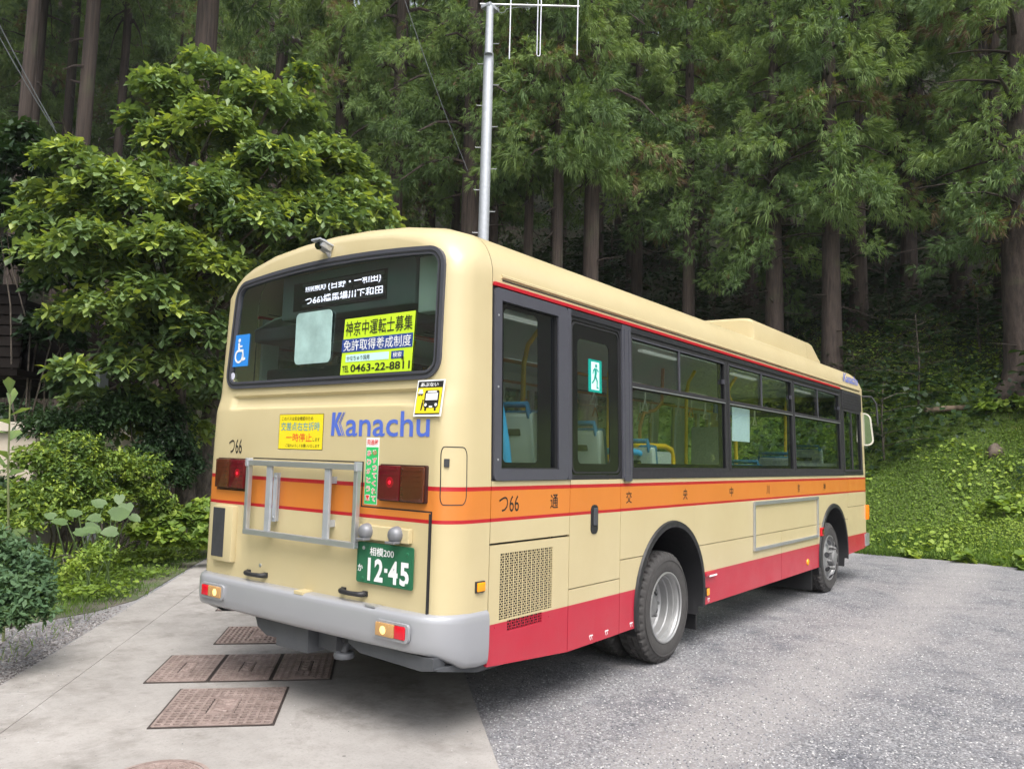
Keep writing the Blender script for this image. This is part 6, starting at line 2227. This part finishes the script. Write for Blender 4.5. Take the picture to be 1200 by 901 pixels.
a, b = 1.7 + 14 * rg.random(n) ** 1.6, -4.5 + 2.5 * rg.random(n)
edge = -1.95 - np.clip((3.5 - a) / 1.5, 0, 1.2) * .85 + .12 * np.sin(a * 4)
k = (rg.random(n) < np.clip((edge - b) / .5, 0, 1)) & (patch_noise(a, b, 3) > -.35)
a, b = a[k], b[k]
x, y = A_.x * a + B_.x * b, A_.y * a + B_.y * b
carpet('verge_clover', x, y, np.full(len(x), .01), LEAF_HEART, M_HERB, (.025, .06), .5 + .3 * patch_noise(x, y, 2) + rg.normal(0, .15, len(x)), (.02, .11))
# ground behind the low wall and under the forest
n = 90000
a, b = 2.5 + 22 * rg.random(n), -4.6 - 7 * rg.random(n) ** 1.4
x, y = A_.x * a + B_.x * b, A_.y * a + B_.y * b
h = terrain(x, y)
k = h > .2
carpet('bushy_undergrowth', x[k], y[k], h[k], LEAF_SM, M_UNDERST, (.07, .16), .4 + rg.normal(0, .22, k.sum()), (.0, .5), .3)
n = 100000
r_ = 15 + 36 * rg.random(n) ** 1.3
t = YAW + rg.uniform(-.72, .75, n)
x, y = CAM.x + r_ * np.cos(t), CAM.y + r_ * np.sin(t)
h = terrain(x, y)
k = (h > 1.0) & (patch_noise(x, y, .9) > -.45)
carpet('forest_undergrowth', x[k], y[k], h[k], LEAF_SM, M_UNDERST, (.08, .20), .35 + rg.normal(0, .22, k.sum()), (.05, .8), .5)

# saplings and shrubs in the shade, one mesh of leaves shared by the alike ones
def sapling_meshes(seed, hgt):
    rng = np.random.default_rng(seed)
    Pn, Dn, Ts = [], [], []
    mb = MB()
    mb.tube([(0, 0, -.2), (.05, .02, hgt * .5), (.0, .05, hgt)], [.028, .02, .008], 6)
    for k in range(16):
        z = hgt * (.15 + .85 * k / 16)
        a = k * 2.4
        L = rng.uniform(.6, 1.25) * (1.15 - .5 * z / hgt)
        d = np.array([math.cos(a), math.sin(a), rng.uniform(.0, .3)])
        tipp = np.array([0, 0, z]) + d * L
        mb.tube([(0, 0, z), tuple(np.array([0, 0, z + .05]) + d * L * .5), tuple(tipp)], [.010, .007, .003], 4)
        for q in range(14):
            t = .25 + .75 * q / 14
            for s_ in (-1, 1):
                lat = np.array([-d[1], d[0], 0]) * s_
                Pn.append(np.array([0, 0, z]) + d * L * t + lat * rng.uniform(0, .12))
                Dn.append(lat * .9 + d * .6 + np.array([0, 0, rng.uniform(-.35, .15)]))
                Ts.append(np.clip(.4 + rng.normal(0, .2), 0, 1))
    V, Fc = scatter(LEAF_OB[0], LEAF_OB[1], np.array(Pn), np.array(Dn), rng.uniform(.13, .24, len(Pn)), rng, rng.uniform(-.3, .3, len(Pn)))
    me = npmesh('foliage', V, Fc, np.repeat(np.array(Ts), 8))
    me.materials.append(M_UNDERST)
    o = mb.build('stem', M_BBARK, None, 60)
    sm = o.data
    bpy.data.objects.remove(o)
    return me, sm


SAP = [sapling_meshes(31 + i, (1.7, 2.3, 1.3)[i]) for i in range(3)]


def sapling(loc, var, label, group, sc):
    e = tag(empty('understory_shrub', loc, rnd.uniform(0, 6.28)), label, 'shrub', group)
    for nm, me in (('foliage', SAP[var][0]), ('stem', SAP[var][1])):
        o = bpy.data.objects.new(nm, me)
        COL.objects.link(o)
        o.parent = e
        o.scale = (sc, sc, sc)


cnt = 0
for k in range(400):
    d = rnd.uniform(18.5, 40)
    az = YAW + rnd.uniform(-.66, .70)
    x, y = CAM.x + d * math.cos(az), CAM.y + d * math.sin(az)
    h = th(x, y)
    if h < 2.2 or cnt >= 95:
        continue
    sapling((x, y, h - .03), k % 3, 'leafy shrub growing in the dark under the cedars', 'shrubs under the cedars', rnd.uniform(.8, 1.5))
    cnt += 1
for i, (px, py, d, lab) in enumerate([(1035, 430, 18.2, 'leafy shrub at the top of the bank just right of the wing mirror'), (1075, 440, 19.5, 'leafy shrub at the shaded top of the bank left of the fallen log'),
                                      (1150, 430, 21.5, 'leafy shrub below the stump at the dark forest edge')]):
    sapling(on_hill(px, py, d), i, lab, None, 1.0)

# weeds one can pick out on the bank
for i, (px, py, d, n_, lab) in enumerate([(1175, 520, 16.6, 20, 'dark leafy weed below the flared foot of the bank cedar'), (1165, 600, 15.0, 22, 'spreading weed at the foot of the bank toward the right'), (1197, 590, 14.9, 22, 'large weed at the right picture edge on the bank'),
                                          (1120, 625, 15.0, 14, 'small weed where the bank meets the gravel'), (1183, 432, 19.6, 22, 'bright weed growing against the trunk of the bank cedar'), (1062, 600, 15.2, 12, 'small weed on the bank just right of the front of the bus')]):
    b0 = on_hill(px, py + n_, d)
    sz = n_ * .0125
    lb_ = [((b0.x + rr.uniform(-1, 1) * sz * 1.6, b0.y + rr.uniform(-1, 1) * sz * 1.8, b0.z + rr.uniform(.2, 1.0) * sz), sz * rr.uniform(.45, .7)) for q in range(7)]
    shrub('bank_weed', lab, 'weed', lb_, 420, 6, (.07, .15), LEAF_HEART, M_HERB, b0, 6, .25)

# stump, fallen log, rock on the bank
sp = on_hill(1128, 395, 24.0)
e = tag(empty('tree_stump', sp), 'mossy old stump standing in the dark left of the bank cedar', 'stump')
MB().tube([(0, 0, -.4), (0, 0, .1), (0, 0, .7), (.02, 0, 1.35)], [.42, .34, .29, .27], 12).build('trunk', M_CBARK, e, 50)
MB().lathe([(1.345, .26), (1.37, .20), (1.36, .001)], (.02, 0, 0), (0, 0, 1), 12).build('cut_top', M_WOOD, e)
lp0 = on_hill(1108, 470, 19.3)
e = tag(empty('fallen_log', lp0), 'short pale fallen log lying at the top of the bank', 'log')
MB().tube([rt0 * -.45 + Vector((0, 0, .16)), Vector((0, 0, .20)), rt0 * .5 + Vector((0, 0, .24))], [.06, .065, .055], 10).build('trunk', plain('pale_dead_wood', (.15, .11, .075), .85, var=.3, bump=.3), e, 60)
rk = on_hill(1165, 505, 18.0)
bmr = bmesh.new()
bmesh.ops.create_icosphere(bmr, subdivisions=3, radius=1)
for v in bmr.verts:
    v.co *= .17 * (1 + .22 * math.sin(v.co.x * 4 + 1) * math.cos(v.co.y * 3.3) + .12 * math.sin(v.co.z * 7 + v.co.x * 5))
    v.co.z *= 1.3
me = bpy.data.meshes.new('rock')
bmr.to_mesh(me)
bmr.free()
o = link('rock', me, plain('brown_rock', (.11, .085, .065), .9, var=.4, bump=.4), None, 60)
o.rotation_euler = (.5, .35, .8)
o.location = rk + Vector((0, 0, .02))
tag(o, 'brown rock sticking out of the bank left of the cedar foot', 'rock')

# trees across the lot, behind the viewer: the bus glass mirrors them
for i, (x, y) in enumerate([(4, -30), (9, -33), (14, -31), (19, -34), (25, -31), (31, -33), (-2, -34), (-26, 30), (-12, 36)]):
    cedar((x, y, 0), .24, 3.2 + (i % 3) * .6, i % 5, 'cedar standing across the lot behind the viewer', 'cedars behind the viewer', 1.15, i * 1.1)

# ------------------------------------------------------------------ damp summer air
hz = NT('damp_air')
hz.t.nodes.remove(hz.p)
pv = hz.n('VolumePrincipled')
pv.inputs['Color'].default_value = (0.86, 0.93, 1.0, 1)
pv.inputs['Density'].default_value = 0.0004
pv.inputs['Anisotropy'].default_value = 0.1
hz.l(pv.outputs[0], hz.out.inputs['Volume'])
tag(MB().box(-162, -162, -1.5, 162, 162, 96).build('haze', hz.mat), kind='stuff')
